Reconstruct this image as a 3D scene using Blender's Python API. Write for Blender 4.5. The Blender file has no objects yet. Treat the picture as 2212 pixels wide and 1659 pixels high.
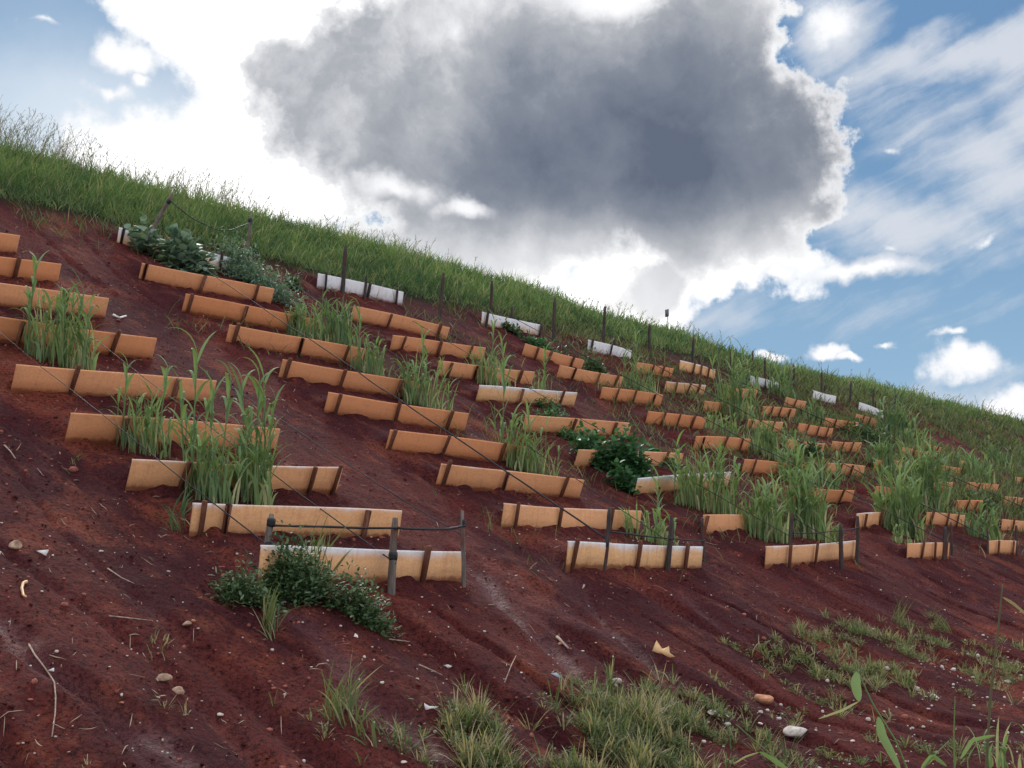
import bpy, math, random
import numpy as np
from mathutils import Vector

rng = np.random.default_rng(11)
random.seed(5)
scene = bpy.context.scene

# ------------------------------------------------------------------ camera
F_PX, PITCH, HEAD = 2682.0, math.radians(6.638), math.radians(52.19)
cyw, syw = math.cos(HEAD), math.sin(HEAD)
cpt, spt = math.cos(PITCH), math.sin(PITCH)
FWD = np.array([syw*cpt, cyw*cpt, spt]); RGT = np.array([cyw, -syw, 0.0]); UPV = np.cross(RGT, FWD)
cam_data = bpy.data.cameras.new("camera"); cam = bpy.data.objects.new("camera", cam_data)
scene.collection.objects.link(cam); scene.camera = cam
cam.location = (0, 0, 0)
cam.rotation_euler = (math.pi/2 + PITCH, 0, -HEAD)
cam_data.sensor_width = 36; cam_data.lens = 36*F_PX/2212
cam_data.clip_start = 0.05; cam_data.clip_end = 3000

# ------------------------------------------------------------------ exposure, world, sun
scene.view_settings.view_transform = 'Standard'; scene.view_settings.look = 'None'
scene.view_settings.gamma = 1; scene.view_settings.exposure = 0.0
SUN_AZ, SUN_EL = math.radians(40), math.radians(33)

def ray(x, y):
    d = FWD + RGT*(x-1106)/F_PX - UPV*(y-829.5)/F_PX
    return d/np.linalg.norm(d)
def azel(x, y):
    d = ray(x, y)
    return math.atan2(d[0], d[1]), math.asin(d[2])

world = bpy.data.worlds.new("World"); scene.world = world; world.use_nodes = True
nt = world.node_tree; nt.nodes.clear()
class NB:                                   # tiny node builder
    def __init__(s, nt): s.nt = nt
    def n(s, t, **k):
        nd = s.nt.nodes.new(t)
        for a, b in k.items(): setattr(nd, a, b)
        return nd
    def link(s, a, b): s.nt.links.new(a, b)
    def put(s, sock, v):
        if isinstance(v, bpy.types.NodeSocket): s.link(v, sock)
        else: sock.default_value = v
    def m(s, op, a, b=0.0, c=0.0, clamp=False):
        nd = s.n('ShaderNodeMath', operation=op, use_clamp=clamp)
        s.put(nd.inputs[0], a); s.put(nd.inputs[1], b); s.put(nd.inputs[2], c)
        return nd.outputs[0]
    def v(s, op, a, b=(0, 0, 0)):
        nd = s.n('ShaderNodeVectorMath', operation=op)
        s.put(nd.inputs[0], a); s.put(nd.inputs[1], b)
        return nd.outputs['Value'] if op in ('LENGTH', 'DOT_PRODUCT') else nd.outputs[0]
    def scale(s, a, f):
        nd = s.n('ShaderNodeVectorMath', operation='SCALE'); s.put(nd.inputs[0], a); s.put(nd.inputs[3], f)
        return nd.outputs[0]
    def comb(s, x, y, z=0.0):
        nd = s.n('ShaderNodeCombineXYZ'); s.put(nd.inputs[0], x); s.put(nd.inputs[1], y); s.put(nd.inputs[2], z)
        return nd.outputs[0]
    def noise(s, vec, sc, det=6, rough=.55, col=False, dist=0.0):
        nd = s.n('ShaderNodeTexNoise'); s.put(nd.inputs['Vector'], vec)
        nd.inputs['Scale'].default_value = sc; nd.inputs['Detail'].default_value = det
        nd.inputs['Roughness'].default_value = rough; nd.inputs['Distortion'].default_value = dist
        return nd.outputs['Color'] if col else nd.outputs[0]
    def mr(s, x, a, b, c=0.0, d=1.0, smooth=True):
        nd = s.n('ShaderNodeMapRange', interpolation_type='SMOOTHSTEP' if smooth else 'LINEAR')
        s.put(nd.inputs[0], x)
        for i, q in enumerate((a, b, c, d)): s.put(nd.inputs[1+i], q)
        return nd.outputs[0]
    def ramp(s, x, stops):
        nd = s.n('ShaderNodeValToRGB'); s.put(nd.inputs[0], x); e = nd.color_ramp.elements
        while len(e) < len(stops): e.new(0.5)
        for i, (p, c) in enumerate(stops): e[i].position = p; e[i].color = (*c, 1)
        return nd.outputs[0]
    def mix(s, f, a, b, bt='MIX'):
        nd = s.n('ShaderNodeMix', data_type='RGBA', blend_type=bt, clamp_factor=True)
        s.put(nd.inputs[0], f)
        for i, q in ((6, a), (7, b)):
            if isinstance(q, tuple): q = (*q[:3], 1)
            s.put(nd.inputs[i], q)
        return nd.outputs[2]

W = NB(nt)
tc = W.n('ShaderNodeTexCoord'); dirv = W.v('NORMALIZE', tc.outputs['Generated'])
sp = W.n('ShaderNodeSeparateXYZ'); W.link(dirv, sp.inputs[0])
az = W.m('ARCTAN2', sp.outputs[0], sp.outputs[1]); el = W.m('ARCSINE', sp.outputs[2])
# warp of the cloud coordinates: billows
n1 = W.v('SUBTRACT', W.noise(dirv, 7, 8, .58, True), (.5, .5, .5))
n2 = W.v('SUBTRACT', W.noise(dirv, 34, 5, .55, True), (.5, .5, .5))
ael = W.comb(az, el)
p_big = W.v('ADD', ael, W.v('ADD', W.v('MULTIPLY', n1, (.12, .10, 0)), W.v('MULTIPLY', n2, (.022, .022, 0))))
p_small = W.v('ADD', ael, W.v('ADD', W.v('MULTIPLY', n1, (.03, .02, 0)), W.v('MULTIPLY', n2, (.030, .024, 0))))
def blob(coord, x, y, rx, ry, rot=0, w=1.0):
    a, e = azel(x, y)
    mp = W.n('ShaderNodeMapping', vector_type='TEXTURE'); W.link(coord, mp.inputs[0])
    mp.inputs['Location'].default_value = (a, e, 0); mp.inputs['Rotation'].default_value = (0, 0, math.radians(-rot))
    mp.inputs['Scale'].default_value = (rx/F_PX/math.cos(e), ry/F_PX, 1)
    return W.m('MULTIPLY', W.m('SUBTRACT', 1.0, W.v('LENGTH', W.v('MULTIPLY', mp.outputs[0], (1, 1, 0)))), w)
def union(lst, k=.25):
    r = lst[0]
    for b in lst[1:]: r = W.m('SMOOTH_MAX', r, b, k)
    return r
sky = W.n('ShaderNodeTexSky', sky_type='NISHITA'); sky.sun_disc = False
sky.sun_elevation = SUN_EL; sky.sun_rotation = SUN_AZ
sky.altitude = 900; sky.air_density = 1.0; sky.dust_density = .6; sky.ozone_density = 2.0
STR = .1
skyc = W.scale(sky.outputs[0], 1.0)
# the photographed blue is deeper to the right; tame the glow of the sky model
skyc = W.v('MINIMUM', skyc, (2.2, 4.2, 6.6))
el_t = W.mr(el, 0.0, .36, 0, 1)
skyb = W.mix(el_t, (3.6, 5.5, 7.3), (1.45, 2.85, 5.0))
skyc = W.mix(.85, skyc, skyb)
fine = W.noise(dirv, 22, 8, .6)
# thin high cloud, streaked
mp = W.n('ShaderNodeMapping'); W.link(ael, mp.inputs[0]); mp.inputs['Rotation'].default_value = (0, 0, math.radians(-24))
streak = W.noise(W.v('MULTIPLY', W.v('ADD', mp.outputs[0], W.scale(n1, .035)), (4.5, 30, 1)), 1, 9, .58)
cir = union([blob(p_small, 2120, 330, 330, 150, 30), blob(p_small, 1880, 470, 420, 90, 14), blob(p_small, 2120, 110, 330, 75, -4, 1.2),
             blob(p_small, 1800, 60, 110, 110, 60, 1.0), blob(p_small, 2250, 240, 200, 160, 0, .9), blob(p_small, 1900, 575, 160, 34, -4, 1.6),
             blob(p_small, 2100, 860, 500, 60, 0, .5), blob(p_small, 1700, 690, 600, 60, 0, .35)], .2)
streak = W.m('ADD', W.m('MULTIPLY', streak, .72), W.m('MULTIPLY', fine, .28))
cirm = W.mr(W.m('ADD', cir, W.m('MULTIPLY', W.m('SUBTRACT', streak, .5), 3.0)), -.05, 1.0, 0, .85)
col = W.mix(cirm, skyc, (7.4, 7.7, 8.3))
# thin veil low left
veil = blob(p_small, 230, 300, 460, 230, 0, 1.2)
col = W.mix(W.mr(blob(p_small, 120, 120, 520, 330), -.1, .9, 0, .5), col, (5.2, 6.6, 8.2))
col = W.mix(W.mr(veil, -.1, .9, 0, .75), col, (8, 8.8, 9.6))
# glare: cloud in front of the sun, white
glare = union([blob(p_big, 420, 410, 320, 185, 10), blob(p_big, 620, 330, 300, 260, 0), blob(p_big, 480, 60, 260, 150, 30),
               blob(p_big, 700, 20, 330, 100), 
               blob(p_big, 1000, 560, 640, 150, -15), blob(p_big, 1350, 640, 230, 130, -35), blob(p_big, 1530, 560, 260, 70, 6),
               blob(p_big, 1280, 20, 320, 90), blob(p_big, 1640, 110, 110, 80, -40), blob(p_big, 1775, 290, 62, 110, 0, 1.2), blob(p_big, 1745, 380, 80, 80, 0)], .15)
gl = W.m('ADD', glare, W.m('MULTIPLY', W.m('SUBTRACT', fine, .5), .85))
glm = W.mr(gl, .0, .22)
glc = W.mix(W.mr(gl, .1, .6), (9.0, 9.3, 9.8), (16, 16, 16.2))
col = W.mix(glm, col, glc)
# small fair-weather clouds
sm = union([blob(p_small, 272, 120, 80, 48, 10, 1.3), blob(p_small, 240, 198, 62, 24, 0, 1.2), blob(p_small, 302, 175, 26, 24, 0, 1.2), blob(p_small, 2090, 790, 88, 52, 0, 1.3), blob(p_small, 2070, 765, 40, 40, 0, 1.2), blob(p_small, 1785, 755, 62, 24, 0, 1.3), blob(p_small, 1845, 768, 40, 15, 12, 1.2),
            blob(p_small, 1672, 595, 66, 32, 0, 1.3), blob(p_small, 1870, 580, 140, 24, -4, 1.2), blob(p_small, 2065, 722, 40, 16, 0, 1.1), blob(p_small, 1915, 750, 34, 12, 10, 1.1),
            blob(p_small, 1672, 768, 40, 14, 0, 1.2), blob(p_small, 2180, 880, 110, 42, 0, 1.3), blob(p_small, 1928, 537, 30, 10, 0, .8), blob(p_small, 1935, 325, 26, 14, 0, .6),
            blob(p_small, 2125, 522, 50, 18, -10, .9), blob(p_small, 110, 52, 50, 12, 0, .7), blob(p_small, 1800, 45, 60, 80, 60, 1.0)], .1)
smv = W.m('ADD', sm, W.m('MULTIPLY', W.m('SUBTRACT', fine, .5), 2.2))
col = W.mix(W.mr(smv, .10, .75, 0, .95), col, W.mix(W.mr(smv, .3, 1.0), (8.2, 8.6, 9.2), (10.5, 10.5, 10.7)))
# the big grey cloud
dk = union([blob(p_big, 1250, 300, 560, 290, -8, 1.25), blob(p_big, 900, 200, 330, 230, 0), blob(p_big, 1480, 170, 300, 200, -35), blob(p_big, 1575, 340, 300, 210, 0, 1.15),
            blob(p_big, 1130, 500, 460, 110, -6, .75), blob(p_big, 1450, 490, 330, 100, 8, .7), blob(p_big, 1390, 625, 100, 60, -20, .8), blob(p_big, 700, 110, 200, 90, -10, .8), blob(p_big, 1050, 60, 400, 120, 0, .9)], .2)
dkv = W.m('ADD', dk, W.m('MULTIPLY', W.m('SUBTRACT', fine, .5), .75))
low = W.noise(dirv, 5, 6, .55)
shade = W.m('ADD', dkv, W.m('MULTIPLY', W.m('SUBTRACT', low, .5), .9))
# hole patches of light through the cloud
hole0 = union([blob(p_small, 1010, 450, 90, 40, 0, 1.5), blob(p_small, 850, 400, 150, 45, 12, 1.2), blob(p_small, 980, 75, 30, 34, 0, .9), blob(p_small, 1300, 10, 160, 46, 0, 1.3)], .1)
hole = W.m('ADD', hole0, W.m('MULTIPLY', W.m('SUBTRACT', fine, .5), 1.8))
med = W.noise(W.v('ADD', dirv, W.scale(n1, .12)), 13, 7, .6)
core = W.m('MULTIPLY', W.m('MAXIMUM', blob(p_big, 1490, 350, 760, 350), 0.0), .80)
shade = W.m('ADD', core, W.m('ADD', W.m('MULTIPLY', W.m('SUBTRACT', low, .5), .55), W.m('MULTIPLY', W.m('SUBTRACT', med, .5), .75)))
shade = W.m('ADD', W.m('ADD', shade, .20), W.m('MULTIPLY', W.m('SUBTRACT', fine, .5), .30))
shade = W.m('MULTIPLY', shade, W.mr(dkv, .04, .30, .10, 1))
shade = W.m('MULTIPLY', shade, W.mr(W.m('ADD', el, W.m('MULTIPLY', W.m('SUBTRACT', low, .5), .10)), .205, .285, .28, 1))
dkc = W.ramp(shade, [(0.0, (1, 1, 1)), (.13, (.76, .77, .80)), (.32, (.44, .46, .50)), (.58, (.235, .265, .325)), (.95, (.125, .155, .215))])
dkc = W.scale(dkc, 10.0)
dkc = W.mix(W.mr(hole, .05, 1.1, 0, .9), dkc, (10.5, 10.5, 10.7))
col = W.mix(W.mr(dkv, .03, .11), col, dkc)
# broken cloud added over the unseen sky, brightened to light the ground
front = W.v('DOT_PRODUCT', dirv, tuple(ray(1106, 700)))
fill_cloud = W.mr(W.noise(dirv, 3.0, 8, .6), .34, .56, 0, .9)
col = W.mix(W.m('MULTIPLY', fill_cloud, W.mr(front, .55, .82, 1, 0)), col, (17.0, 17.2, 18.2))
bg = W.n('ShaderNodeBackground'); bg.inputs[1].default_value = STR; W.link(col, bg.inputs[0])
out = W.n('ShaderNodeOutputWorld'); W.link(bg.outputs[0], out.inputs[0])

sun_d = bpy.data.lights.new("sun", 'SUN'); sun_d.energy = 2.4; sun_d.angle = math.radians(14); sun_d.color = (1, .95, .87)
sun = bpy.data.objects.new("sun", sun_d); scene.collection.objects.link(sun)
sdir = Vector((math.sin(SUN_AZ)*math.cos(SUN_EL), math.cos(SUN_AZ)*math.cos(SUN_EL), math.sin(SUN_EL)))
sun.rotation_euler = sdir.to_track_quat('Z', 'Y').to_euler()

# ------------------------------------------------------------------ helpers
def tag(o, label=None, cat=None, group=None, kind=None):
    if label: o['label'] = label
    if cat: o['category'] = cat
    if group: o['group'] = group
    if kind: o['kind'] = kind
    return o
def empty(name, loc):
    o = bpy.data.objects.new(name, None); scene.collection.objects.link(o); o.location = Vector(loc); o.empty_display_size = .1
    return o
def mesh_obj(name, V, faces, mat, parent=None, loc=(0, 0, 0), smooth=False, tint=None, uv=None):
    """V (n,3) array in world space; faces: (m,4) or (m,3) array or list of such arrays"""
    V = np.asarray(V, np.float32) - np.asarray(loc, np.float32)
    if not isinstance(faces, list): faces = [faces]
    faces = [np.asarray(f, np.int32) for f in faces if len(f)]
    me = bpy.data.meshes.new(name)
    me.vertices.add(len(V)); me.vertices.foreach_set('co', V.ravel())
    idx = np.concatenate([f.ravel() for f in faces]); tot = np.concatenate([np.full(len(f), f.shape[1], np.int32) for f in faces])
    start = np.concatenate([[0], np.cumsum(tot)[:-1]]).astype(np.int32)
    me.loops.add(len(idx)); me.loops.foreach_set('vertex_index', idx)
    me.polygons.add(len(tot)); me.polygons.foreach_set('loop_start', start); me.polygons.foreach_set('loop_total', tot)
    me.update(calc_edges=True)
    if smooth: me.polygons.foreach_set('use_smooth', np.ones(len(tot), bool))
    if tint is not None:
        a = me.attributes.new('tint', 'FLOAT', 'POINT'); a.data.foreach_set('value', np.asarray(tint, np.float32))
    if uv is not None:
        l = me.uv_layers.new(name='UVMap'); l.data.foreach_set('uv', np.asarray(uv, np.float32)[idx].ravel())
    me.materials.append(mat)
    o = bpy.data.objects.new(name, me); scene.collection.objects.link(o)
    if parent is not None:
        o.parent = parent
    else: o.location = Vector([float(q) for q in loc])
    return o

# value noise on a lattice, numpy
_tab = np.random.default_rng(3).random(65536)
def vnoise(x, y, seed=0):
    x = np.asarray(x, float); y = np.asarray(y, float)
    xi = np.floor(x).astype(np.int64); yi = np.floor(y).astype(np.int64); fx = x-xi; fy = y-yi
    fx = fx*fx*(3-2*fx); fy = fy*fy*(3-2*fy)
    h = lambda a, b: _tab[((a*73856093) ^ (b*19349663) ^ (seed*83492791)) & 65535]
    return (h(xi, yi)*(1-fx)+h(xi+1, yi)*fx)*(1-fy)+(h(xi, yi+1)*(1-fx)+h(xi+1, yi+1)*fx)*fy
def fbm(x, y, oct=4, seed=0):
    s = 0; a = 1; t = 0
    for i in range(oct):
        s = s+a*vnoise(x*2**i+17*i, y*2**i+31*i, seed+i); t += a; a *= .5
    return s/t

# ------------------------------------------------------------------ terrain shape (x along the slope, y into it)
PV = np.array([-40, 0, 2, 3.2, 4.2, 5.2, 6.09, 6.83, 7.57, 8.36, 9.17, 10.03, 10.83, 11.65, 12.44, 13.28, 15, 60.])
PZ = np.array([-1.75, -1.68, -1.62, -1.52, -1.27, -.85, -.42, -.09, .28, .67, 1.10, 1.57, 1.98, 2.42, 2.87, 3.42, 4.45, 31.45])
def base(v):
    return (np.interp(v-.25, PV, PZ)+np.interp(v+.25, PV, PZ)+np.interp(v, PV, PZ))/3
CU = np.array([-200, 8, 20, 24, 28, 31, 36, 41, 46, 57, 400.]); CV = np.array([16.6, 16.45, 16.4, 15.75, 15.6, 14.75, 15.1, 15.15, 15.05, 14.85, 14.7])
def ground0(u, v):
    b = base(v); vc = np.interp(u, CU, CV); zc = base(vc)
    t = zc - .12*(v-vc) - .03
    k = .25; h = np.clip(.5+.5*(t-b)/k, 0, 1)
    return t*(1-h)+b*h-k*h*(1-h)
def hit0(x, y, h=0.0, tmax=160, fn=ground0):
    d = ray(x, y); t = np.linspace(2.5, tmax, 5000); P = d*t[:, None]
    g = fn(P[:, 0], P[:, 1])+h-P[:, 2]
    i = int(np.argmax(g > 0))
    if g[i] <= 0: i = len(t)-1
    t2 = np.linspace(t[max(i-1, 0)], t[i], 60); P = d*t2[:, None]
    g = fn(P[:, 0], P[:, 1])+h-P[:, 2]
    j = int(np.argmax(g > 0))
    return P[j]

# boards: column, row, left end, right end (of the top edge), clay stain, stakes, outward bow
BOARDS = [
 ('A',0,565,1180,1007,1190,.52,(.77,),0), ('A',1,420,1084,870,1104,.66,(.03,.13,.79),.02), ('A',2,288,994,742,1010,.72,(.22,.83,.965),0),
 ('A',3,155,892,606,925,.92,(.22,.80),0), ('A',4,37,785,468,824,.9,(.26,.77),0), ('A',5,-90,674,340,729,.92,(.28,.76),.03),
 ('A',6,-190,588,236,644,.92,(.27,.75),0), ('A',7,-290,515,134,572,.95,(.28,.74),0), ('A',8,-370,452,44,507,.95,(.3,.75),0),
 ('B',0,1227,1170,1518,1180,.49,(.04,.48,.85),0), ('B',1,1090,1085,1386,1105,.75,(.08,.4,.77),-.06), ('B',2,955,1000,1262,1038,.8,(.03,.42,.85),0),
 ('B',3,845,927,1140,966,.9,(.015,.38,.8),0), ('B',4,712,847,1014,895,.92,(.06,.46,.85),0), ('B',5,612,775,912,828,.95,(.03,.4,.82),.02),
 ('B',6,498,700,790,755,.95,(.04,.5,.85),0), ('B',7,402,635,690,690,.95,(.03,.42,.8),0), ('B',8,308,567,593,625,.85,(.02,.44,.85),0),
 ('B',9,258,492,500,556,.22,(.03,.5,.9),0),
 ('C',0,1655,1180,1848,1168,.66,(.2,.48,),.03), ('C',1,1520,1113,1720,1110,.85,(.02,.6),-.10), ('C',2,1380,1032,1580,1020,.45,(.44,.8),0),
 ('C',3,1250,972,1477,978,.82,(.3,.81),0), ('C',4,1137,895,1365,915,.8,(.42,.82),0), ('C',5,1037,833,1248,847,.52,(.39,.82),0),
 ('C',6,950,780,1156,803,.88,(.1,.35,.83),0), ('C',7,850,725,1050,750,.92,(.1,.47,.82),0), ('C',8,765,660,972,707,.92,(.36,.88),0),
 ('C',9,688,590,872,630,.0,(.07,.57,.9),0),
 ('D',0,1962,1173,2052,1173,.78,(.3,.58,.86),0), ('D',1,1852,1111,1945,1101,.7,(.15,.5),0), ('D',2,1740,1053,1847,1060,.93,(.14,.38,.72),0),
 ('D',3,1610,993,1740,1003,.93,(.13,.76),0), ('D',4,1505,942,1623,948,.93,(.1,.5,.8),0), ('D',5,1402,887,1525,903,.95,(.24,.5,.76),0),
 ('D',6,1303,835,1433,853,.88,(.22,.5,.83),0), ('D',7,1210,788,1345,815,.82,(.22,.6,.9),0), ('D',8,1135,742,1262,778,.95,(.2,.42,.8),0),
 ('D',9,1043,673,1171,703,.12,(.06,.96),0),
 ('E',0,2137,1168,2200,1168,.75,(.25,.76),0), ('E',1,2003,1107,2085,1112,.93,(.1,.5,.77),0), ('E',2,1893,1050,1975,1055,.9,(.5,.8),0),
 ('E',3,1790,1000,1870,1006,.88,(.3,.6),0), ('E',4,1700,950,1783,958,.88,(.35,.62),0), ('E',5,1617,905,1692,912,.82,(.08,.3,.7),0),
 ('E',6,1525,865,1632,880,.95,(.5,.8),0), ('E',7,1440,823,1525,833,.66,(.22,.56,.8),0), ('E',8,1375,783,1455,795,.88,(.42,.7),0),
 ('E',9,1272,733,1365,757,.05,(.06,.5),0),
 ('F',1,2165,1122,2235,1126,.93,(.3,.7),0), ('F',2,2070,1080,2125,1082,.95,(.35,.7),0), ('F',3,1980,1040,2060,1043,.9,(.3,.6),0),
 ('F',4,1893,993,1958,998,.9,(.4,.7),0), ('F',5,1800,953,1863,957,.92,(.3,.62),0), ('F',6,1727,915,1801,925,.98,(.22,.52,.8),0),
 ('F',7,1650,877,1720,884,.98,(.22,.48,.78),0), ('F',8,1570,838,1637,842,.9,(.45,.72),0), ('F',9,1470,778,1546,798,.6,(.36,.56,.78),0),
 ('G',2,2172,1073,2230,1077,.95,(.3,.6),0), ('G',3,2090,1042,2158,1046,.9,(.35,.7),0), ('G',4,2012,1003,2083,1012,.88,(.5,.9),0),
 ('G',5,1950,966,2025,980,.88,(.3,.7),0), ('G',7,1785,902,1858,914,.92,(.25,.6),0), ('G',8,1698,858,1742,867,.98,(.45,),0),
 ('G',9,1622,812,1684,826,.0,(),0),
 ('H',4,2195,1030,2245,1034,.9,(.3,),0), ('H',5,2075,995,2101,1001,.92,(.3,.6),0), ('H',6,1998,958,2034,966,.92,(.2,.45,.75),0), ('H',8,1850,895,1896,905,.9,(.3,.6),0),
 ('H',9,1757,843,1806,856,.0,(),0), ('I',9,1857,869,1911,888,.05,(),0),
]
BH = .215
board_geo = []
def lean_of(row): return math.radians({0: 6, 1: 10, 9: 8}.get(row, 20))
for b in BOARDS:
    hh = BH*math.cos(lean_of(b[1]))+.5*BH*math.sin(lean_of(b[1]))
    P0 = hit0(b[2], b[3], hh); P1 = hit0(b[4], b[5], hh)
    board_geo.append((P0, P1))

def terraces(u, v):
    """soil held back uphill of each board"""
    add = np.zeros_like(u)
    for (P0, P1), b in zip(board_geo, BOARDS):
        m = (u > P0[0]-.4) & (u < P1[0]+.4) & (v > min(P0[1], P1[1])-.3) & (v < max(P0[1], P1[1])+1.2)
        if not m.any(): continue
        uu = u[m]; s = (uu-P0[0])/max(P1[0]-P0[0], .05)
        bv = P0[1]+(P1[1]-P0[1])*s+BH*math.sin(lean_of(b[1]))+.02
        d = v[m]-bv
        side = np.clip(np.minimum(s+.02, 1.02-s)/.08, 0, 1)
        f = np.clip((d-.02)/.05, 0, 1)*np.clip(1-(d-.05)/.75, 0, 1)
        g = -np.exp(-((d+.16)/.14)**2)*.025
        add[m] = np.maximum(add[m], 0)+side*(f*.10+(g+.05*np.clip((vnoise(u[m]*9, v[m]*3, 15)-.45)*2, 0, 1)*np.exp(-((d+.03)/.07)**2))*(d < 0.02))
    return add
GUL = [((7.75, 6.6), (7.0, 4.6), .10, .05), ((8.86, 6.3), (7.8, 4.7), .06, .04), ((11.42, 6.4), (11.8, 4.7), .10, .05), ((15.2, 6.4), (16.3, 4.8), .12, .05),
       ((5.6, 6.6), (4.9, 4.2), .12, .05), ((13.0, 6.2), (13.4, 4.6), .1, .045), ((9.9, 5.8), (9.6, 4.3), .07, .03), ((3.4, 6.4), (3.7, 4.4), .09, .04)]
def rill(u, v):
    u2 = u+.10*np.sin(v*2.1)+.25*(fbm(u*.3, v*.5, 2, 40)-.5)
    r = np.abs(fbm(u2*1.9, v*.20, 2, 50)-.5)*2           # narrow channels run down the slope
    ch = np.exp(-(r/.10)**2)
    dd = np.zeros_like(u)
    for (a, b, w, dep) in GUL:
        t = (v-a[1])/(b[1]-a[1]); c = a[0]+(b[0]-a[0])*t+.05*np.sin(v*6+a[0])
        dd = dd+dep*np.exp(-((u-c)/w)**2)*np.clip((t+.15)/.2, 0, 1)*np.clip((1.2-t)/.3, 0, 1)
    return ch, dd
def ground(u, v):
    u = np.asarray(u, float); v = np.asarray(v, float); sh = u.shape
    u = np.atleast_1d(u).ravel(); v = np.atleast_1d(v).ravel()
    z = ground0(u, v)
    ch, dd = rill(u, v)
    bare = np.clip((14.2-v)/.4, 0, 1); foot = np.clip((6.2-v)/.8, 0, 1)*np.clip((v-2.5)/1.5, 0, 1)
    z = z-bare*(.030+.065*foot)*ch-dd*1.5
    z = z+bare*foot*.20*(fbm(u*2.0, v*.75, 3, 60)-.5)
    z = z+.05*(fbm(u*2.2, v*2.2, 4, 70)-.5)*(.4+.6*bare)+.032*(fbm(u*9, v*9, 3, 80)-.5)*bare
    z = z+(1-bare)*.26*(fbm(u*.6, v*.9, 3, 90)-.5)*np.clip((v-14)/1.5, 0, 1)
    z = z+terraces(u, v)
    return z.reshape(sh) if sh else float(z[0])
def gpt(x, y): return hit0(x, y, 0, fn=lambda a, b: ground(a, b))
def gpt_fast(x, y):
    P = hit0(x, y, 0); P[2] = ground(P[0], P[1]); return P

# ------------------------------------------------------------------ materials
def newmat(name):
    m = bpy.data.materials.new(name); m.use_nodes = True; m.node_tree.nodes.clear()
    b = NB(m.node_tree); o = b.n('ShaderNodeOutputMaterial'); return m, b, o
def principled(b, o, col, rough=.8, spec=.3, normal=None):
    p = b.n('ShaderNodeBsdfPrincipled'); b.put(p.inputs['Base Color'], col if not isinstance(col, tuple) else (*col, 1))
    b.put(p.inputs['Roughness'], rough); p.inputs['Specular IOR Level'].default_value = spec
    if normal is not None: b.link(normal, p.inputs['Normal'])
    b.link(p.outputs[0], o.inputs[0]); return p
def bump(b, h, strength=.5, dist=.02):
    n = b.n('ShaderNodeBump'); n.inputs['Strength'].default_value = strength; n.inputs['Distance'].default_value = dist
    b.link(h, n.inputs['Height']); return n.outputs[0]

m_soil, b, o = newmat('red_soil')
pos = b.n('ShaderNodeNewGeometry').outputs['Position']
stretch = b.v('MULTIPLY', pos, (1, .45, .6))
big = b.noise(stretch, 1.1, 5, .6); mid = b.noise(stretch, 4.5, 6, .65); fin = b.noise(pos, 38, 6, .75); grit = b.noise(pos, 150, 3, .7)
c = b.mix(b.mr(big, .42, .64), (.105, .0190, .0225), (.190, .034, .028))
c = b.mix(b.mr(mid, .52, .68, 0, .8), c, (.330, .082, .048))
om = b.noise(b.v('MULTIPLY', pos, (1, .8, 1)), 1.0, 4, .6)
c = b.mix(b.m('MULTIPLY', b.mr(om, .54, .66, 0, .75), b.mr(fin, .35, .6, .5, 1)), c, (.40, .095, .048))
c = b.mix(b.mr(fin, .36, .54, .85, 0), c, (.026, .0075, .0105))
c = b.mix(b.mr(b.noise(pos, 70, 4, .8), .54, .70, 0, .5), c, (.24, .075, .062))
at = b.n('ShaderNodeAttribute'); at.attribute_name = 'rill'
c = b.mix(b.m('MULTIPLY', at.outputs['Fac'], b.mr(fin, .35, .6, .25, 1)), c, (.245, .090, .095))
pale = b.noise(b.v('MULTIPLY', pos, (3.2, 1.1, 2)), 2.3, 5, .7)
c = b.mix(b.mr(pale, .60, .76, 0, .55), c, (.200, .085, .098))
c = b.mix(b.mr(grit, .66, .78, 0, .5), c, (.30, .12, .09))
ag = b.n('ShaderNodeAttribute'); ag.attribute_name = 'turf'
c = b.mix(b.m('MULTIPLY', ag.outputs['Fac'], b.mr(mid, .3, .6, .6, 1)), c, (.030, .034, .014))
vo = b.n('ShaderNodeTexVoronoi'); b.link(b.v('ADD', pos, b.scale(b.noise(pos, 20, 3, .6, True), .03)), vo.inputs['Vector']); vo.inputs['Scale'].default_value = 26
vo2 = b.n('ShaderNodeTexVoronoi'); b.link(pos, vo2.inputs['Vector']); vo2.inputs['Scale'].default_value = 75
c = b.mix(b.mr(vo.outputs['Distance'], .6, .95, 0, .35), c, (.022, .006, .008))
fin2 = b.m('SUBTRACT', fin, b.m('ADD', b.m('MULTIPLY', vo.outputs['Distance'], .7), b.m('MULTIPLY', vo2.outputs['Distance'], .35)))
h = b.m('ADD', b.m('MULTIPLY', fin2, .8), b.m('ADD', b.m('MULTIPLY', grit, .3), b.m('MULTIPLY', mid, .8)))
principled(b, o, c, b.mr(at.outputs['Fac'], .1, .6, .95, .62), .13, bump(b, h, 1.0, .09))

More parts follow.
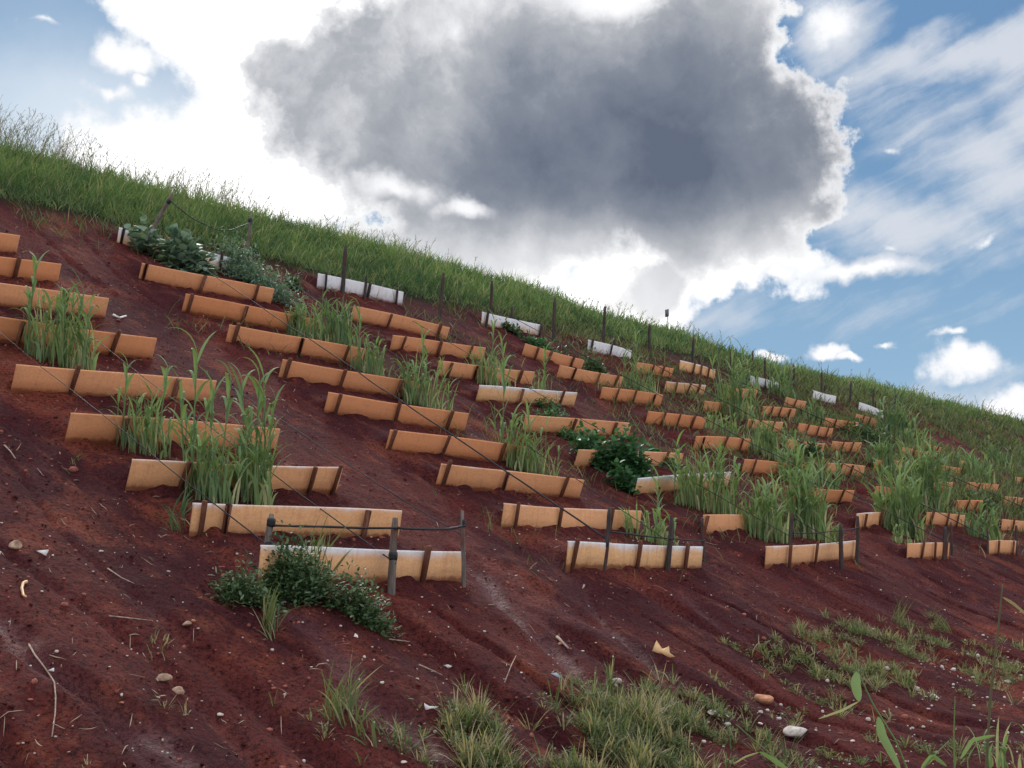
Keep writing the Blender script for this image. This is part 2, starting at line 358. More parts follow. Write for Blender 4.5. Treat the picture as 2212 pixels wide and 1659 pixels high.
m_board, b, o = newmat('stained_plastic_board')
uvn = b.n('ShaderNodeUVMap'); s2 = b.n('ShaderNodeSeparateXYZ'); b.link(uvn.outputs[0], s2.inputs[0])
st = b.n('ShaderNodeAttribute', attribute_type='OBJECT'); st.attribute_name = 'stain'
geo = b.n('ShaderNodeNewGeometry').outputs['Position']
nz = b.noise(geo, 2.2, 5, .6); nf = b.noise(geo, 60, 4, .8); streaks = b.noise(b.v('MULTIPLY', geo, (22, 22, 1.5)), 1, 4, .6)
fac = b.m('ADD', b.m('MULTIPLY', st.outputs['Fac'], 1.95), b.m('MULTIPLY', b.m('POWER', s2.outputs[1], 3.0), -1.0))
fac = b.m('ADD', fac, b.m('MULTIPLY', b.m('SUBTRACT', nz, .5), 1.5)); fac = b.m('ADD', fac, b.m('MULTIPLY', b.m('SUBTRACT', streaks, .5), .25))
has = b.mr(st.outputs['Fac'], .0, .15)
fac = b.m('MULTIPLY', b.mr(fac, -.05, .75), has)
deep = b.mix(b.mr(st.outputs['Fac'], .5, .95), (.88, .54, .250), (.72, .285, .115))
oi = b.n('ShaderNodeObjectInfo'); deep = b.mix(b.m('MULTIPLY', oi.outputs['Random'], .55), deep, (.80, .43, .22))
deep = b.mix(b.mr(b.noise(b.v('MULTIPLY', geo, (2, 2, 9)), 3, 6, .7), .45, .7, 0, .28), deep, (.50, .21, .11))
deep = b.mix(b.mr(nf, .38, .62, 0, .35), deep, (.50, .23, .12))
c = b.mix(fac, b.mix(b.mr(b.noise(geo, 9, 6, .75), .45, .7, 0, .6), (.76, .76, .77), (.58, .54, .51)), deep)
c = b.mix(b.mr(b.m('ADD', s2.outputs[1], b.m('MULTIPLY', b.m('SUBTRACT', b.noise(geo, 16, 4, .7), .5), .35)), .02, .17, .75, 0), c, (.26, .075, .035))
c = b.mix(b.mr(b.noise(geo, 26, 5, .7), .62, .72, 0, .5), c, (.24, .12, .07))
c = b.mix(b.mr(streaks, .5, .75, 0, .3), c, (.40, .17, .08))
principled(b, o, c, .8, .2, bump(b, nf, .3, .004))

def wood(name, col, col2):
    m, b, o = newmat(name)
    g = b.n('ShaderNodeNewGeometry').outputs['Position']
    n = b.noise(b.v('MULTIPLY', g, (60, 60, 5)), 1, 5, .7); k = b.noise(g, 5, 4, .6)
    c = b.mix(b.mr(n, .3, .7), col, col2); c = b.mix(b.mr(k, .5, .75, 0, .6), c, (.13, .035, .02))
    principled(b, o, c, .85, .2, bump(b, n, .6, .01)); return m
m_post = wood('weathered_wood', (.085, .070, .062), (.20, .165, .14))
m_post_dark = wood('dark_weathered_wood', (.030, .024, .024), (.085, .065, .058))
m_stake = wood('stake_wood', (.10, .038, .024), (.20, .085, .05))
def plain(name, col, rough=.6, var=.4, sc=20, spec=.3):
    m, b, o = newmat(name)
    g = b.n('ShaderNodeNewGeometry').outputs['Position']; n = b.noise(g, sc, 5, .65)
    c = b.mix(b.mr(n, .3, .7), tuple(q*(1-var) for q in col), tuple(min(1, q*(1+var)) for q in col))
    principled(b, o, c, rough, spec, bump(b, n, .3, .01)); return m
m_cord = plain('black_cord', (.018, .018, .020), .55, .4, 60)
m_tape = plain('black_tape', (.015, .015, .018), .4, .3, 40)
m_rock = plain('pale_rock', (.50, .44, .38), .9, .25, 25)
m_rock_o = plain('ochre_rock', (.42, .19, .10), .9, .4, 18)
m_crumb = plain('clay_crumb', (.26, .085, .06), .95, .5, 18)
m_rock_t = plain('tan_rock', (.34, .22, .15), .9, .5, 22)
m_shard = plain('clay_coloured_plastic', (.66, .40, .19), .5, .12, 14)
m_shardw = plain('white_plastic', (.66, .62, .58), .5, .15, 14)
m_shardb = plain('bluish_plastic', (.28, .33, .37), .5, .2, 14)
m_sign = plain('grey_sheet_metal', (.10, .11, .12), .5, .2, 10)
m_straw = plain('dry_straw', (.34, .25, .17), .9, .4, 9)
m_stick = plain('bleached_stick', (.36, .26, .20), .85, .35, 30)
def leafmat(name, ca, cb, cc, rough=.5, transl=.35):
    """tint 0..1 runs from ca over cb to cc (dark, fresh, dry)"""
    m, b, o = newmat(name)
    a = b.n('ShaderNodeAttribute'); a.attribute_name = 'tint'
    c = b.ramp(a.outputs['Fac'], [(0, ca), (.45, cb), (.8, tuple(q*1.0 for q in cb)), (1, cc)])
    p = b.n('ShaderNodeBsdfPrincipled'); b.link(c, p.inputs['Base Color']); p.inputs['Roughness'].default_value = rough
    p.inputs['Specular IOR Level'].default_value = .18
    t = b.n('ShaderNodeBsdfTranslucent'); b.link(b.mix(1.0, c, (1.05, 1.1, .65), 'MULTIPLY'), t.inputs[0])
    mx = b.n('ShaderNodeMixShader'); mx.inputs[0].default_value = transl
    b.link(p.outputs[0], mx.inputs[1]); b.link(t.outputs[0], mx.inputs[2]); b.link(mx.outputs[0], o.inputs[0]); return m
m_millet = leafmat('broad_grass_leaf', (.095, .175, .105), (.225, .320, .130), (.46, .42, .25), .72, .35)
m_turf = leafmat('slope_grass_leaf', (.078, .148, .068), (.165, .255, .100), (.36, .33, .18), .55, .45)
m_weed = leafmat('weed_leaf', (.055, .095, .045), (.165, .190, .080), (.40, .32, .20), .6, .4)
m_seed = leafmat('seed_stalk', (.10, .11, .05), (.20, .18, .10), (.30, .24, .15), .7, .4)
m_bush = leafmat('bush_leaf', (.035, .075, .036), (.095, .155, .070), (.26, .31, .19), .5, .3)
m_broad = leafmat('broad_leaf', (.110, .190, .145), (.200, .290, .215), (.34, .40, .31), .5, .3)
m_vine = leafmat('vine_leaf', (.032, .090, .045), (.080, .185, .080), (.18, .28, .12), .45, .3)

# ------------------------------------------------------------------ the ground sheet
us = np.concatenate([np.linspace(-300, -10, 12)[:-1], np.arange(-10, 1.5, .25), np.arange(1.5, 16, .036), np.arange(16, 30, .075), np.arange(30, 62, .2), np.geomspace(62, 900, 40)])
vs = np.concatenate([np.linspace(-300, -6, 10)[:-1], np.arange(-6, 1.8, .3), np.arange(1.8, 14.4, .036), np.arange(14.4, 18.5, .1), np.geomspace(18.5, 600, 30)])
UU, VV = np.meshgrid(us, vs); ZZ = ground(UU, VV)
nu, nv = len(us), len(vs)
Vt = np.stack([UU.ravel(), VV.ravel(), ZZ.ravel()], 1)
ii = (np.arange(nv-1)[:, None]*nu+np.arange(nu-1)[None]).ravel()
Ft = np.stack([ii, ii+1, ii+1+nu, ii+nu], 1)
terrain = mesh_obj('ground', Vt, Ft, m_soil, smooth=True)
tag(terrain, kind='structure')
ch, dd = rill(UU.ravel(), VV.ravel())
uf, vf = UU.ravel(), VV.ravel()
bare = np.clip((np.interp(uf, [8, 14], [14.45, 14.1])+.1+.5*(fbm(uf*.8, vf, 3, 5)-.5)-vf)/.3, 0, 1)
a = terrain.data.attributes.new('rill', 'FLOAT', 'POINT')
a.data.foreach_set('value', np.clip((ch*.25+np.clip(dd/.05, 0, 1)*.8)*bare*np.clip((7.5-vf)/2+.3, .25, 1), 0, 1).astype(np.float32))
right_cover = np.clip((uf-18)/16, 0, .8)*np.clip((fbm(uf*.5, vf*.7, 3, 6)-.35)*4, 0, 1)
a = terrain.data.attributes.new('turf', 'FLOAT', 'POINT'); a.data.foreach_set('value', np.maximum(1-bare, right_cover).astype(np.float32))

# ------------------------------------------------------------------ blade and leaf builders
def ribbons(P, az, t0, t1, L, Wd, seg=4, tint=None, bend=1.5, twist=None, tip=.06):
    n = len(P); s = np.linspace(0, 1, seg+1)
    th = t0[:, None]+(t1-t0)[:, None]*s[None]**bend
    dx = np.sin(th)*L[:, None]/seg; dz = np.cos(th)*L[:, None]/seg
    r = np.concatenate([np.zeros((n, 1)), np.cumsum((dx[:, :-1]+dx[:, 1:])/2, 1)], 1)
    z = np.concatenate([np.zeros((n, 1)), np.cumsum((dz[:, :-1]+dz[:, 1:])/2, 1)], 1)
    ca, sa = np.cos(az)[:, None], np.sin(az)[:, None]
    C = np.stack([P[:, 0:1]+r*ca, P[:, 1:2]+r*sa, P[:, 2:3]+z], 2)
    w = Wd[:, None]*.5*(np.maximum(tip, np.minimum(1, (.35+2.2*s))*np.sqrt(np.clip(1-s**2.2, 0, 1))))[None]
    tw = (az+np.pi/2 if twist is None else twist)[:, None]
    side = np.stack([np.cos(tw)*w, np.sin(tw)*w, np.zeros_like(w)], 2)
    V = np.stack([C-side, C+side], 2).reshape(-1, 3)
    k = np.arange(n)[:, None]*(2*(seg+1))+np.arange(seg)[None]*2
    k = k.ravel(); F = np.stack([k, k+1, k+3, k+2], 1)
    T = np.repeat(rng.random(n) if tint is None else tint, 2*(seg+1))
    return V, F, T
def leaves(P, D, L, Wd, tint, droop=.3):
    """leaf = 4 quads-in-two-halves folded on the midrib; D unit direction"""
    n = len(P); up = np.array([0, 0, 1.0])
    S = np.cross(D, up+.35*rng.normal(size=(n, 3))); S /= np.linalg.norm(S, axis=1)[:, None]+1e-9
    N = np.cross(S, D)
    L = L[:, None]; Wd = Wd[:, None]
    m1 = P+D*L*.38-N*L*.02; m2 = P+D*L*.75-N*L*.10*droop*3; tip = P+D*L-N*L*.25*droop*2
    a1 = m1+S*Wd*.5+N*Wd*.12; b1 = m1-S*Wd*.5+N*Wd*.12; a2 = m2+S*Wd*.36+N*Wd*.1; b2 = m2-S*Wd*.36+N*Wd*.1
    V = np.stack([P, a1, a2, tip, b2, b1, m1, m2], 1).reshape(-1, 3)
    k = np.arange(n)*8
    Q = np.concatenate([np.stack([k+6, k+1, k+2, k+7], 1), np.stack([k+6, k+7, k+4, k+5], 1)])
    T3 = np.concatenate([np.stack([k, k+1, k+6], 1), np.stack([k, k+6, k+5], 1), np.stack([k+7, k+2, k+3], 1), np.stack([k+7, k+3, k+4], 1)])
    return V, Q, T3, np.repeat(tint, 8)
def join(parts):
    """parts: list of (V, [faces...], T)"""
    Vs, Fq, Ft_, Ts = [], [], [], []; off = 0
    for V, fl, T in parts:
        Vs.append(V); Ts.append(T)
        for f in fl:
            (Fq if f.shape[1] == 4 else Ft_).append(f+off)
        off += len(V)
    fs = []
    if Fq: fs.append(np.concatenate(Fq))
    if Ft_: fs.append(np.concatenate(Ft_))
    return np.concatenate(Vs), fs, np.concatenate(Ts)
def tube(pts, rad, n=6, tint=.5):
    pts = np.asarray(pts, float); m = len(pts)
    rad = np.broadcast_to(np.asarray(rad, float), (m,))
    T = np.gradient(pts, axis=0); T /= np.linalg.norm(T, axis=1)[:, None]+1e-12
    ref = np.where(np.abs(T[:, 2:3]) > .8, np.array([[1., 0, 0]]), np.array([[0, 0, 1.]]))
    A = np.cross(T, ref); A /= np.linalg.norm(A, axis=1)[:, None]+1e-12; B = np.cross(T, A)
    a = np.linspace(0, 2*np.pi, n, endpoint=False)
    V = (pts[:, None]+rad[:, None, None]*(np.cos(a)[None, :, None]*A[:, None]+np.sin(a)[None, :, None]*B[:, None])).reshape(-1, 3)
    F = []
    for i in range(m-1):
        for j in range(n):
            F.append((i*n+j, i*n+(j+1) % n, (i+1)*n+(j+1) % n, (i+1)*n+j))
    V = np.concatenate([V, pts[:1], pts[-1:]]); T3 = []
    for j in range(n):
        T3.append((m*n, (j+1) % n, j)); T3.append((m*n+1, (m-1)*n+j, (m-1)*n+(j+1) % n))
    return V, [np.array(F), np.array(T3)], np.full(len(V), tint)

# ------------------------------------------------------------------ boards with their stakes
ORD = ['lowest', 'second lowest', 'third lowest', 'fourth lowest', 'fifth lowest', 'sixth lowest']
TOPO = ['topmost', 'second from the top', 'third from the top', 'fourth from the top']
COLN = dict(A='leftmost column', B='second column from left', C='third column from left', D='fourth column from left', E='fifth column from left',
            F='sixth column from left', G='seventh column from left', H='eighth column from left', I='farthest right column')
def stake_mesh(P, up, w, L0, L1, dirx):
    """square timber, slightly tapered, from -L0 to L1 along up; P on the board face"""
    n = np.cross(dirx, up); n /= np.linalg.norm(n)
    V = []
    for t, k in ((-L0, .8), (0, 1.0), (L1*.5, .97), (L1*.96, .95), (L1, .8)):
        c = P+up*t+dirx*random.uniform(-.003, .003)
        for a, bb in ((-1, -1), (1, -1), (1, 1), (-1, 1)): V.append(c+dirx*a*w*.5*k+n*bb*w*.35*k)
    F = [(i*4+j, i*4+(j+1) % 4, i*4+4+(j+1) % 4, i*4+4+j) for i in range(4) for j in range(4)]+[(3, 2, 1, 0), (16, 17, 18, 19)]
    return np.array(V), np.array(F)
for bi, ((P0, P1), B) in enumerate(zip(board_geo, BOARDS)):
    col_, row, stain, stakes, bow = B[0], B[1], B[6], B[7], B[8]
    lean = lean_of(row)
    mid = (P0+P1)/2; L = np.linalg.norm(P1-P0); dx = (P1-P0)/L
    outw = np.cross(dx, (0, 0, 1)); outw /= np.linalg.norm(outw)           # towards -y, the downhill side
    up = np.array([0, 0, 1])*math.cos(lean)+outw*math.sin(lean)
    up = up-dx*np.dot(up, dx); up /= np.linalg.norm(up); nrm = np.cross(dx, up); nrm /= np.linalg.norm(nrm)
    if np.dot(nrm, outw) < 0: nrm = -nrm
    same = sorted(q[1] for q in BOARDS if q[0] == col_); kb = same.index(row); kt = len(same)-1-kb
    rank = 'alone' if len(same) == 1 else TOPO[kt] if kt <= kb and kt < 4 else ORD[kb]
    root = empty('terrace_board', mid-up*BH)
    look = 'bare white' if stain < .1 else 'dusty white' if stain < .2 else 'tan and white' if stain < .6 else 'orange-tan' if stain < .85 else 'rusty orange'
    tag(root, f"{look} board across the slope, {rank} in the {COLN[col_]}", 'garden board', 'boards holding soil across the slope')
    ns = 22; prof = [(0, -BH-.06), (0, -BH*.5), (0, -.012), (-.0015, -.004), (-.006, 0), (-.013, -.001), (-.015, -.006), (-.013, -.012), (-.009, -.016), (-.008, -BH-.06)]
    V, UV = [], []
    ph = random.uniform(0, 6.28)
    for i in range(ns+1):
        s = i/ns
        wob = bow*math.sin(math.pi*s)+.006*math.sin(6.3*s+ph)+.003*math.sin(13*s+2*ph)
        wz = .008*math.sin(4*s+ph*2)-(.02*math.sin(math.pi*s) if abs(bow) > .05 else 0)
        for (a_, h_) in prof:
            k = 1+.35*math.sin(5*s+ph)*.3
            V.append(P0+dx*L*s+nrm*(wob*(1+h_/BH*.5)+a_)+up*(h_+wz)); UV.append((s*L, (h_+BH)/BH))
    m_ = len(prof); F = [(i*m_+j, i*m_+(j+1) % m_, (i+1)*m_+(j+1) % m_, (i+1)*m_+j) for i in range(ns) for j in range(m_)]
    e0 = [list(range(m_))[::-1], [ns*m_+j for j in range(m_)]]
    ob = mesh_obj('board', V, [np.array(F), np.array(e0)], m_board, root, root.location, True, uv=UV)
    for p_ in ob.data.polygons: p_.use_smooth = True
    ob['stain'] = float(stain)
    for s in stakes:
        P = P0+dx*L*s+nrm*(.025+bow*math.sin(math.pi*s)+.012)
        u2 = up+dx*random.uniform(-.06, .05)+outw*random.uniform(.0, .12); u2 /= np.linalg.norm(u2)
        V, F = stake_mesh(P, u2, random.uniform(.030, .042), BH+.10, random.uniform(-.01, .05) if row > 1 else random.uniform(-.03, .06), dx)
        mesh_obj('stake', V, F, m_stake if stain > .3 else m_post_dark, root, root.location)

# ------------------------------------------------------------------ posts
def post(bx, by, tx, ty, wpx, label, mat=m_post_dark, tape=(), cat='post', group=None, base_pt=None):
    B = gpt(bx, by) if base_pt is None else base_pt
    depth = B@FWD
    # the top stands over the foot, leaning only as far as the post leans along the slope
    up_len = (by-ty)/F_PX*depth*1.0
    shift = (tx-bx)/F_PX*depth
    top = B+np.array([0, 0, 1.0])*up_len+RGT*shift*.9
    for _ in range(6):
        d = top@FWD; py = 829.5-F_PX*(top@UPV)/d; px = 1106+F_PX*(top@RGT)/d
        top = top+np.array([0, 0, 1.0])*(py-ty)*d/F_PX+RGT*(tx-px)*d/F_PX
    r = wpx/F_PX*depth*.5
    n = 9; s = np.linspace(0, 1, 10); ax = top-B; H = np.linalg.norm(ax); ax = ax/H
    pts = (B-ax*.15)[None]+ax[None]*((H+.15)*s)[:, None]+np.stack([np.sin(s*5+bx)*.006, np.cos(s*4+by)*.006, 0*s], 1)
    rad = r*(1.06-.14*s); rad[-1] *= .72
    V, F, T = tube(pts, rad, n)
    V = V+rng.normal(size=V.shape)*r*.06
    root = mesh_obj('wooden_post', V, F, mat, None, B)
    tag(root, label, cat, group)
    for t in tape:
        k = (B+ax*H*t); pts2 = k[None]+ax[None]*(np.linspace(-.028, .028, 6))[:, None]
        V, F, T = tube(pts2, r*np.array([1.12, 1.22, 1.17, 1.24, 1.18, 1.1]), 9)
        ch_ = mesh_obj('binding', V, F, m_tape, root, B)
    return B, top, r
posts = {}
G = 'posts along the foot of the plots'
posts['a0'] = post(573, 1235, 588, 1110, 16, 'grey post bound with black tape behind the leafy bush', m_post, (.45, .85), group=G)
posts['a1'] = post(845, 1278, 854, 1118, 17, 'stout brown-footed post in front of the lowest left board', m_post, (.48,), group=G)
posts['a2'] = post(999, 1265, 1001, 1103, 10, 'thin grey post at the right end of the lowest left board', m_post, (.83,), group=G)
posts['a3'] = post(904, 1250, 911, 1170, 12, 'short brown stake between the stout post and the thin post', m_stake, (), group=G)
posts['b0'] = post(1305, 1232, 1316, 1097, 11, 'dark post tied by thick cord, lowest board second column', m_post_dark, (.42,), group=G)
posts['b1'] = post(1442, 1232, 1450, 1118, 12, 'brown post in the middle of the second lowest-row board', m_post_dark, (), group=G)
posts['b2'] = post(1521, 1216, 1518, 1118, 8, 'thin post at the right end of the second lowest-row board', m_post_dark, (), group=G)
posts['c0'] = post(1703, 1216, 1713, 1108, 9, 'dark post in front of the tallest grass clump', m_post_dark, (), group=G)
posts['c1'] = post(1816, 1228, 1818, 1133, 10, 'dark post before the right part of third foot board', m_post_dark, (), group=G)
posts['c2'] = post(1851, 1214, 1853, 1115, 8, 'thin post at the right end of third foot board', m_post_dark, (), group=G)
posts['d0'] = post(2040, 1205, 2041, 1137, 9, 'dark post in front of the fourth foot board', m_post_dark, (), group=G)
posts['d1'] = post(2057, 1200, 2053, 1128, 5, 'thin post at the right end of fourth foot board', m_post_dark, (), group=G)
posts['e0'] = post(2196, 1200, 2194, 1135, 7, 'dark post in front of the fifth foot board by frame edge', m_post_dark, (), group=G)
posts['e1'] = post(2133, 1196, 2134, 1140, 5, 'thin post at the left end of fifth foot board', m_post_dark, (), group=G)
TOPP = [(302, 543, 374, 418, 9, 'leaning post over the broad-leaved plant'), (532, 548, 542, 464, 8, 'post at the end of the sagging wire'), (740, 632, 747, 531, 9, 'tallest post standing before the longest white board'),
        (789, 645, 791, 595, 6, 'short stake near the middle of the longest white board'), (951, 690, 957, 590, 8, 'crooked dark post on bare soil right of longest white board'),
        (1060, 690, 1062, 607, 7, 'post at the left of the dusty white board'), (1104, 702, 1106, 662, 6, 'short stake at the middle of the dusty white board'),
        (1196, 738, 1199, 644, 8, 'post just right of the dusty white board'), (1302, 757, 1308, 662, 7, 'rag-topped post before the third white board'),
        (1327, 762, 1328, 730, 6, 'short stake before the third white board'), (1402, 770, 1404, 701, 7, 'post right of the third white board'),
        (1496, 797, 1498, 729, 6, 'post behind the grey and orange top board'), (1510, 800, 1512, 765, 6, 'short stake before the grey and orange top board'),
        (1579, 808, 1582, 747, 6, 'post crossing the skyline left of the fourth white board'), (1652, 838, 1653, 773, 5, 'post before the fourth white board'),
        (1660, 840, 1661, 805, 5, 'short stake before the fourth white board'), (1713, 850, 1715, 788, 5, 'post between the fourth and fifth white boards'),
        (1774, 862, 1775, 804, 5, 'post before the fifth white board'), (1781, 864, 1782, 832, 5, 'short stake before the fifth white board'),
        (1835, 880, 1838, 824, 5, 'post between the fifth and sixth white boards'), (1886, 890, 1888, 838, 4, 'post before the sixth white board'),
        (1890, 892, 1891, 867, 4, 'short stake before the sixth white board'), (1930, 896, 1936, 852, 5, 'last post, right of the sixth white board'),
        (1626, 790, 1626, 757, 3, 'thin far stick on the skyline behind the fourth white board')]
for i, q in enumerate(TOPP):
    posts['t%d' % i] = post(*q[:5], 'dark ' + q[5], m_post_dark if i not in (0, 1) else m_post, (.86,) if i in (0, 1) else (), group='posts along the top of the plots')

# ------------------------------------------------------------------ cords
def on_post(p, t): B, T, r = posts[p]; return B+(T-B)*t+np.array([-.0, -1.0, 0])*r*1.1
def cord(a, bb, rad, label, sag=.02, kinks=.01, n=30, name='cord', cat='cord', group=None):
    a = np.asarray(a, float); bb = np.asarray(bb, float)
    s = np.linspace(0, 1, n); P = a+(bb-a)*s[:, None]; P[:, 2] -= sag*4*s*(1-s)
    L = np.linalg.norm(bb-a); q = random.uniform(0, 50)
    P[:, 2] += kinks*(vnoise(s*L*2.5+q, s*0, 3)-.5)*np.sin(np.pi*s)*2; P[:, 0] += kinks*(vnoise(s*L*2.2+q, s*0+5, 4)-.5)
    r = rad*(1+.35*(vnoise(s*L*9+q, s*0, 8)-.5)) if np.ndim(rad) == 0 else np.interp(s, [0, 1], rad)
    V, F, T = tube(P, r, 6)
    o_ = mesh_obj(name, V, F, m_cord, None, a, True)
    return tag(o_, label, cat, group)
def lift(x, y, h): return hit0(x, y, h)
GC = 'cords running down the slope'
cord(on_post('a0', .80), on_post('a1', .86), .009, 'black cord along the left foot posts, left half', .01, .008)
cord(on_post('a1', .86), on_post('a2', .80), .009, 'black cord along the left foot posts, right half', .02, .01)
cord(lift(-60, 668, .33), on_post('a0', .42), [.0015, .005], 'dark cord sloping down over leftmost boards to the taped grey post', .02, .01, 60, group=GC)
cord(lift(190, 720, .30), on_post('a1', .38), [.0025, .005], 'dark cord sloping down through tall grass to the stout post', .02, .01, 60, group=GC)
cord(lift(480, 822, .30), lift(1000, 1158, .32), .004, 'thin cord over bare soil down to the thin grey post', .02, .01, 60, group=GC)
cord(on_post('t0', .30), on_post('b0', .48), [.003, .009], 'thickest black cord, running down over the second column of boards', .0, .012, 80, group=GC)
cord(on_post('t1', .05), on_post('b1', .5), .004, 'thin cord down the right side of the second column', .03, .012, 80, group=GC)
cord(on_post('b0', .62), on_post('b1', .60), .008, 'black cord between the dark post and brown post', .01, .01)
cord(on_post('b1', .60), on_post('b2', .50), .007, 'black cord from brown post to the thin post beside it', .01, .01)
cord(on_post('t3', .2), on_post('c0', .5), .004, 'thin cord down the left side of the third column', .03, .012, 80, group=GC)
cord(on_post('t4', .2), on_post('c1', .5), .004, 'thin cord down the right side of the third column', .03, .012, 80, group=GC)
cord(on_post('c0', .6), on_post('c2', .75), .007, 'cord along the third group of foot posts', .02, .01)
cord(on_post('t6', .4), on_post('d0', .5), .006, 'thin cord down the fourth column of boards', .03, .012, 80, group=GC)
cord(on_post('t9', .6), on_post('e1', .6), .007, 'thin cord down the fifth column of boards', .03, .012, 80, group=GC)
cord(on_post('t12', .4), lift(2212, 1096, .3), .008, 'thin cord down the sixth column of boards', .03, .012, 80, group=GC)
cord(on_post('t0', .87), on_post('t1', .84), .007, 'sagging black wire from the leaning post over the broad leaves', .22, .05, 40, name='wire', cat='wire')

# ------------------------------------------------------------------ grass clumps
def clump(x, y, wpx, hpx, n, label, mat=m_millet, lw=.022, tall=(), tintr=(.1, .75), spread=.42, droop=1.6, name='grass_clump', dry=.08, group='grass clumps planted behind the boards', stemmy=True):
    n = int(n*.44) if stemmy else n
    B = gpt_fast(x, y); d = B@FWD; w = wpx/F_PX*d; H = hpx/F_PX*d*1.05; lw = lw*1.05
    q = rng.random((n, 2)); ang = q[:, 0]*2*np.pi; rr = np.sqrt(q[:, 1])
    tuft = mat in (m_weed, m_bush); w0 = w; w = w*.45 if tuft else w*1.08
    px = B[0]+RGT[0]*np.cos(ang)*rr*w*.46+np.sin(ang)*rr*.10; py = B[1]+RGT[1]*np.cos(ang)*rr*w*.46+np.sin(ang)*rr*.14
    pz = ground(px, py)-.01
    P = np.stack([px, py, pz], 1); az_ = rng.random(n)*2*np.pi
    L = H*(.30+.85*rng.random(n)**1.5)*(1-.45*rr**2)*(.7+.6*vnoise(np.cos(ang)*rr*3+x, np.sin(ang)*2, 9)); t0 = .02+.14*rng.random(n); t1 = t0+droop*1.25*rng.random(n)**1.3
    if tuft: t0 = .15+rr*1.0*rng.random(n); t1 = t0+droop*.5*rng.random(n); az_ = ang*-1+1+rng.normal(size=n)*.5; L = H*(.4+.8*rng.random(n))+w0*.3*rng.random(n)*rr
    tint = tintr[0]+(tintr[1]-tintr[0])*rng.random(n); tint = np.where(rng.random(n) < dry+.35*(L < H*.45), .97, tint)
    parts = []
    V, F, T = ribbons(P, az_, t0, t1, L, lw*(.45+.8*rng.random(n)), 6, tint, bend=2.2, twist=rng.random(n)*2*np.pi if stemmy else None); parts.append((V, [F], T))
    # stems with leaves that leave them on the way up and hang over
    ns = max(5, n//7)
    for i in range(ns if stemmy and not tuft else 0):
        j = rng.integers(n); h = H*rng.uniform(.5, .95); a_ = rng.random()*6.28; ln = rng.uniform(0, .16)
        top = P[j]+np.array([math.cos(a_)*ln*h, math.sin(a_)*ln*h, h])
        V, F, T = tube(np.linspace(P[j], top, 5), np.linspace(.006, .003, 5)*max(1, d/14), 4, rng.uniform(.2, .7)); parts.append((V, F, T))
        k = rng.integers(3, 6); s = rng.uniform(.35, 1, k); Q = P[j]+(top-P[j])*s[:, None]
        V, F, T = ribbons(Q, rng.random(k)*6.28, rng.uniform(.2, .6, k), rng.uniform(1.3, 2.5, k), H*rng.uniform(.22, .42, k), lw*rng.uniform(.8, 1.3, k), 7, rng.uniform(*tintr, k)); parts.append((V, [F], T))
    for (tx, th, lean) in tall:      # separate tall shoots, in px of the photograph
        h = th/F_PX*d; Q = B+RGT*(tx-x)/F_PX*d; Q[2] = ground(Q[0], Q[1])
        top = Q+np.array([0, 0, h*.93])+RGT*lean/F_PX*d
        V, F, T = tube(np.linspace(Q, top, 6), np.linspace(.008, .004, 6), 5, .35); parts.append((V, F, T))
        k = 9; s = np.linspace(.25, 1, k); R_ = Q+(top-Q)*s[:, None]
        V, F, T = ribbons(R_, np.arange(k)*2.6+rng.random(k), rng.uniform(.15, .35, k), rng.uniform(.9, 2.4, k), h*rng.uniform(.22, .36, k), rng.uniform(.024, .036, k), 8, rng.uniform(.15, .6, k)); parts.append((V, [F], T))
    V, F, T = join(parts)
    o_ = mesh_obj(name, V, F, mat, None, B, tint=T)
    return tag(o_, label, 'grass', group)
clump(125, 792, 165, 175, 330, 'leafy green grass clump behind the fifth lowest left board, near left edge', tall=((52, 215, 18), (160, 180, 14)))
clump(315, 988, 130, 150, 170, 'low dense grass with tall shoots at the left of tallest grass', tall=((262, 195, 6), (335, 200, 22)), lw=.018)
clump(452, 1085, 120, 200, 210, 'blue-green grass with one shoot rising far above the others', tall=((412, 330, 4), (400, 250, -20), (470, 290, 22), (445, 260, 10)), lw=.022)
clump(548, 1092, 90, 215, 220, 'tallest upright grass clump, tips reaching above the fifth board', tall=((548, 290, 6), (530, 280, -14), (575, 300, -12), (560, 240, 30)), lw=.024)
clump(385, 1130, 110, 60, 70, 'low spiky dark tussock left of the second lowest left board', m_bush, .014, (), (.3, .9), droop=2.4, group='low tussocks')
clump(665, 735, 90, 85, 240, 'short thick grass behind the sixth board, left half of a pair', lw=.022)
clump(733, 748, 80, 118, 260, 'blue-green thick grass behind the sixth board, right half of a pair', lw=.022, tintr=(.0, .5))
clump(800, 812, 90, 90, 170, 'grass clump just below and right of the blue-green pair', lw=.022, tall=((775, 150, 0),))
clump(915, 885, 115, 130, 260, 'grass clump behind the fourth board of the second column', lw=.022, tall=((905, 165, 10),))
clump(1065, 838, 100, 95, 190, 'yellow-green grass clump left of the palest mid-slope board', lw=.02, tall=((1058, 150, 10), (1090, 120, -6)), tintr=(.3, .85))
clump(1140, 1022, 135, 125, 330, 'bright yellow-green grass clump below the long tan board', lw=.022, tintr=(.35, .8), tall=((1085, 235, 4), (1150, 160, -10)))
clump(1178, 868, 55, 50, 60, 'thin arching grass stems in front of the palest mid-slope board', lw=.02, tall=((1178, 105, 0), (1172, 80, 6)))
clump(1380, 845, 95, 75, 190, 'grass clump rising before the third white board', lw=.022, tall=((1375, 140, 0),))
clump(1410, 1178, 125, 85, 170, 'arching grass behind the lowest board of the second column', lw=.024, tall=((1415, 150, 10),), tintr=(.3, .85))
clump(1530, 1112, 150, 150, 420, 'wide pale green grass clump above the curved orange board', lw=.026, tintr=(.25, .85))
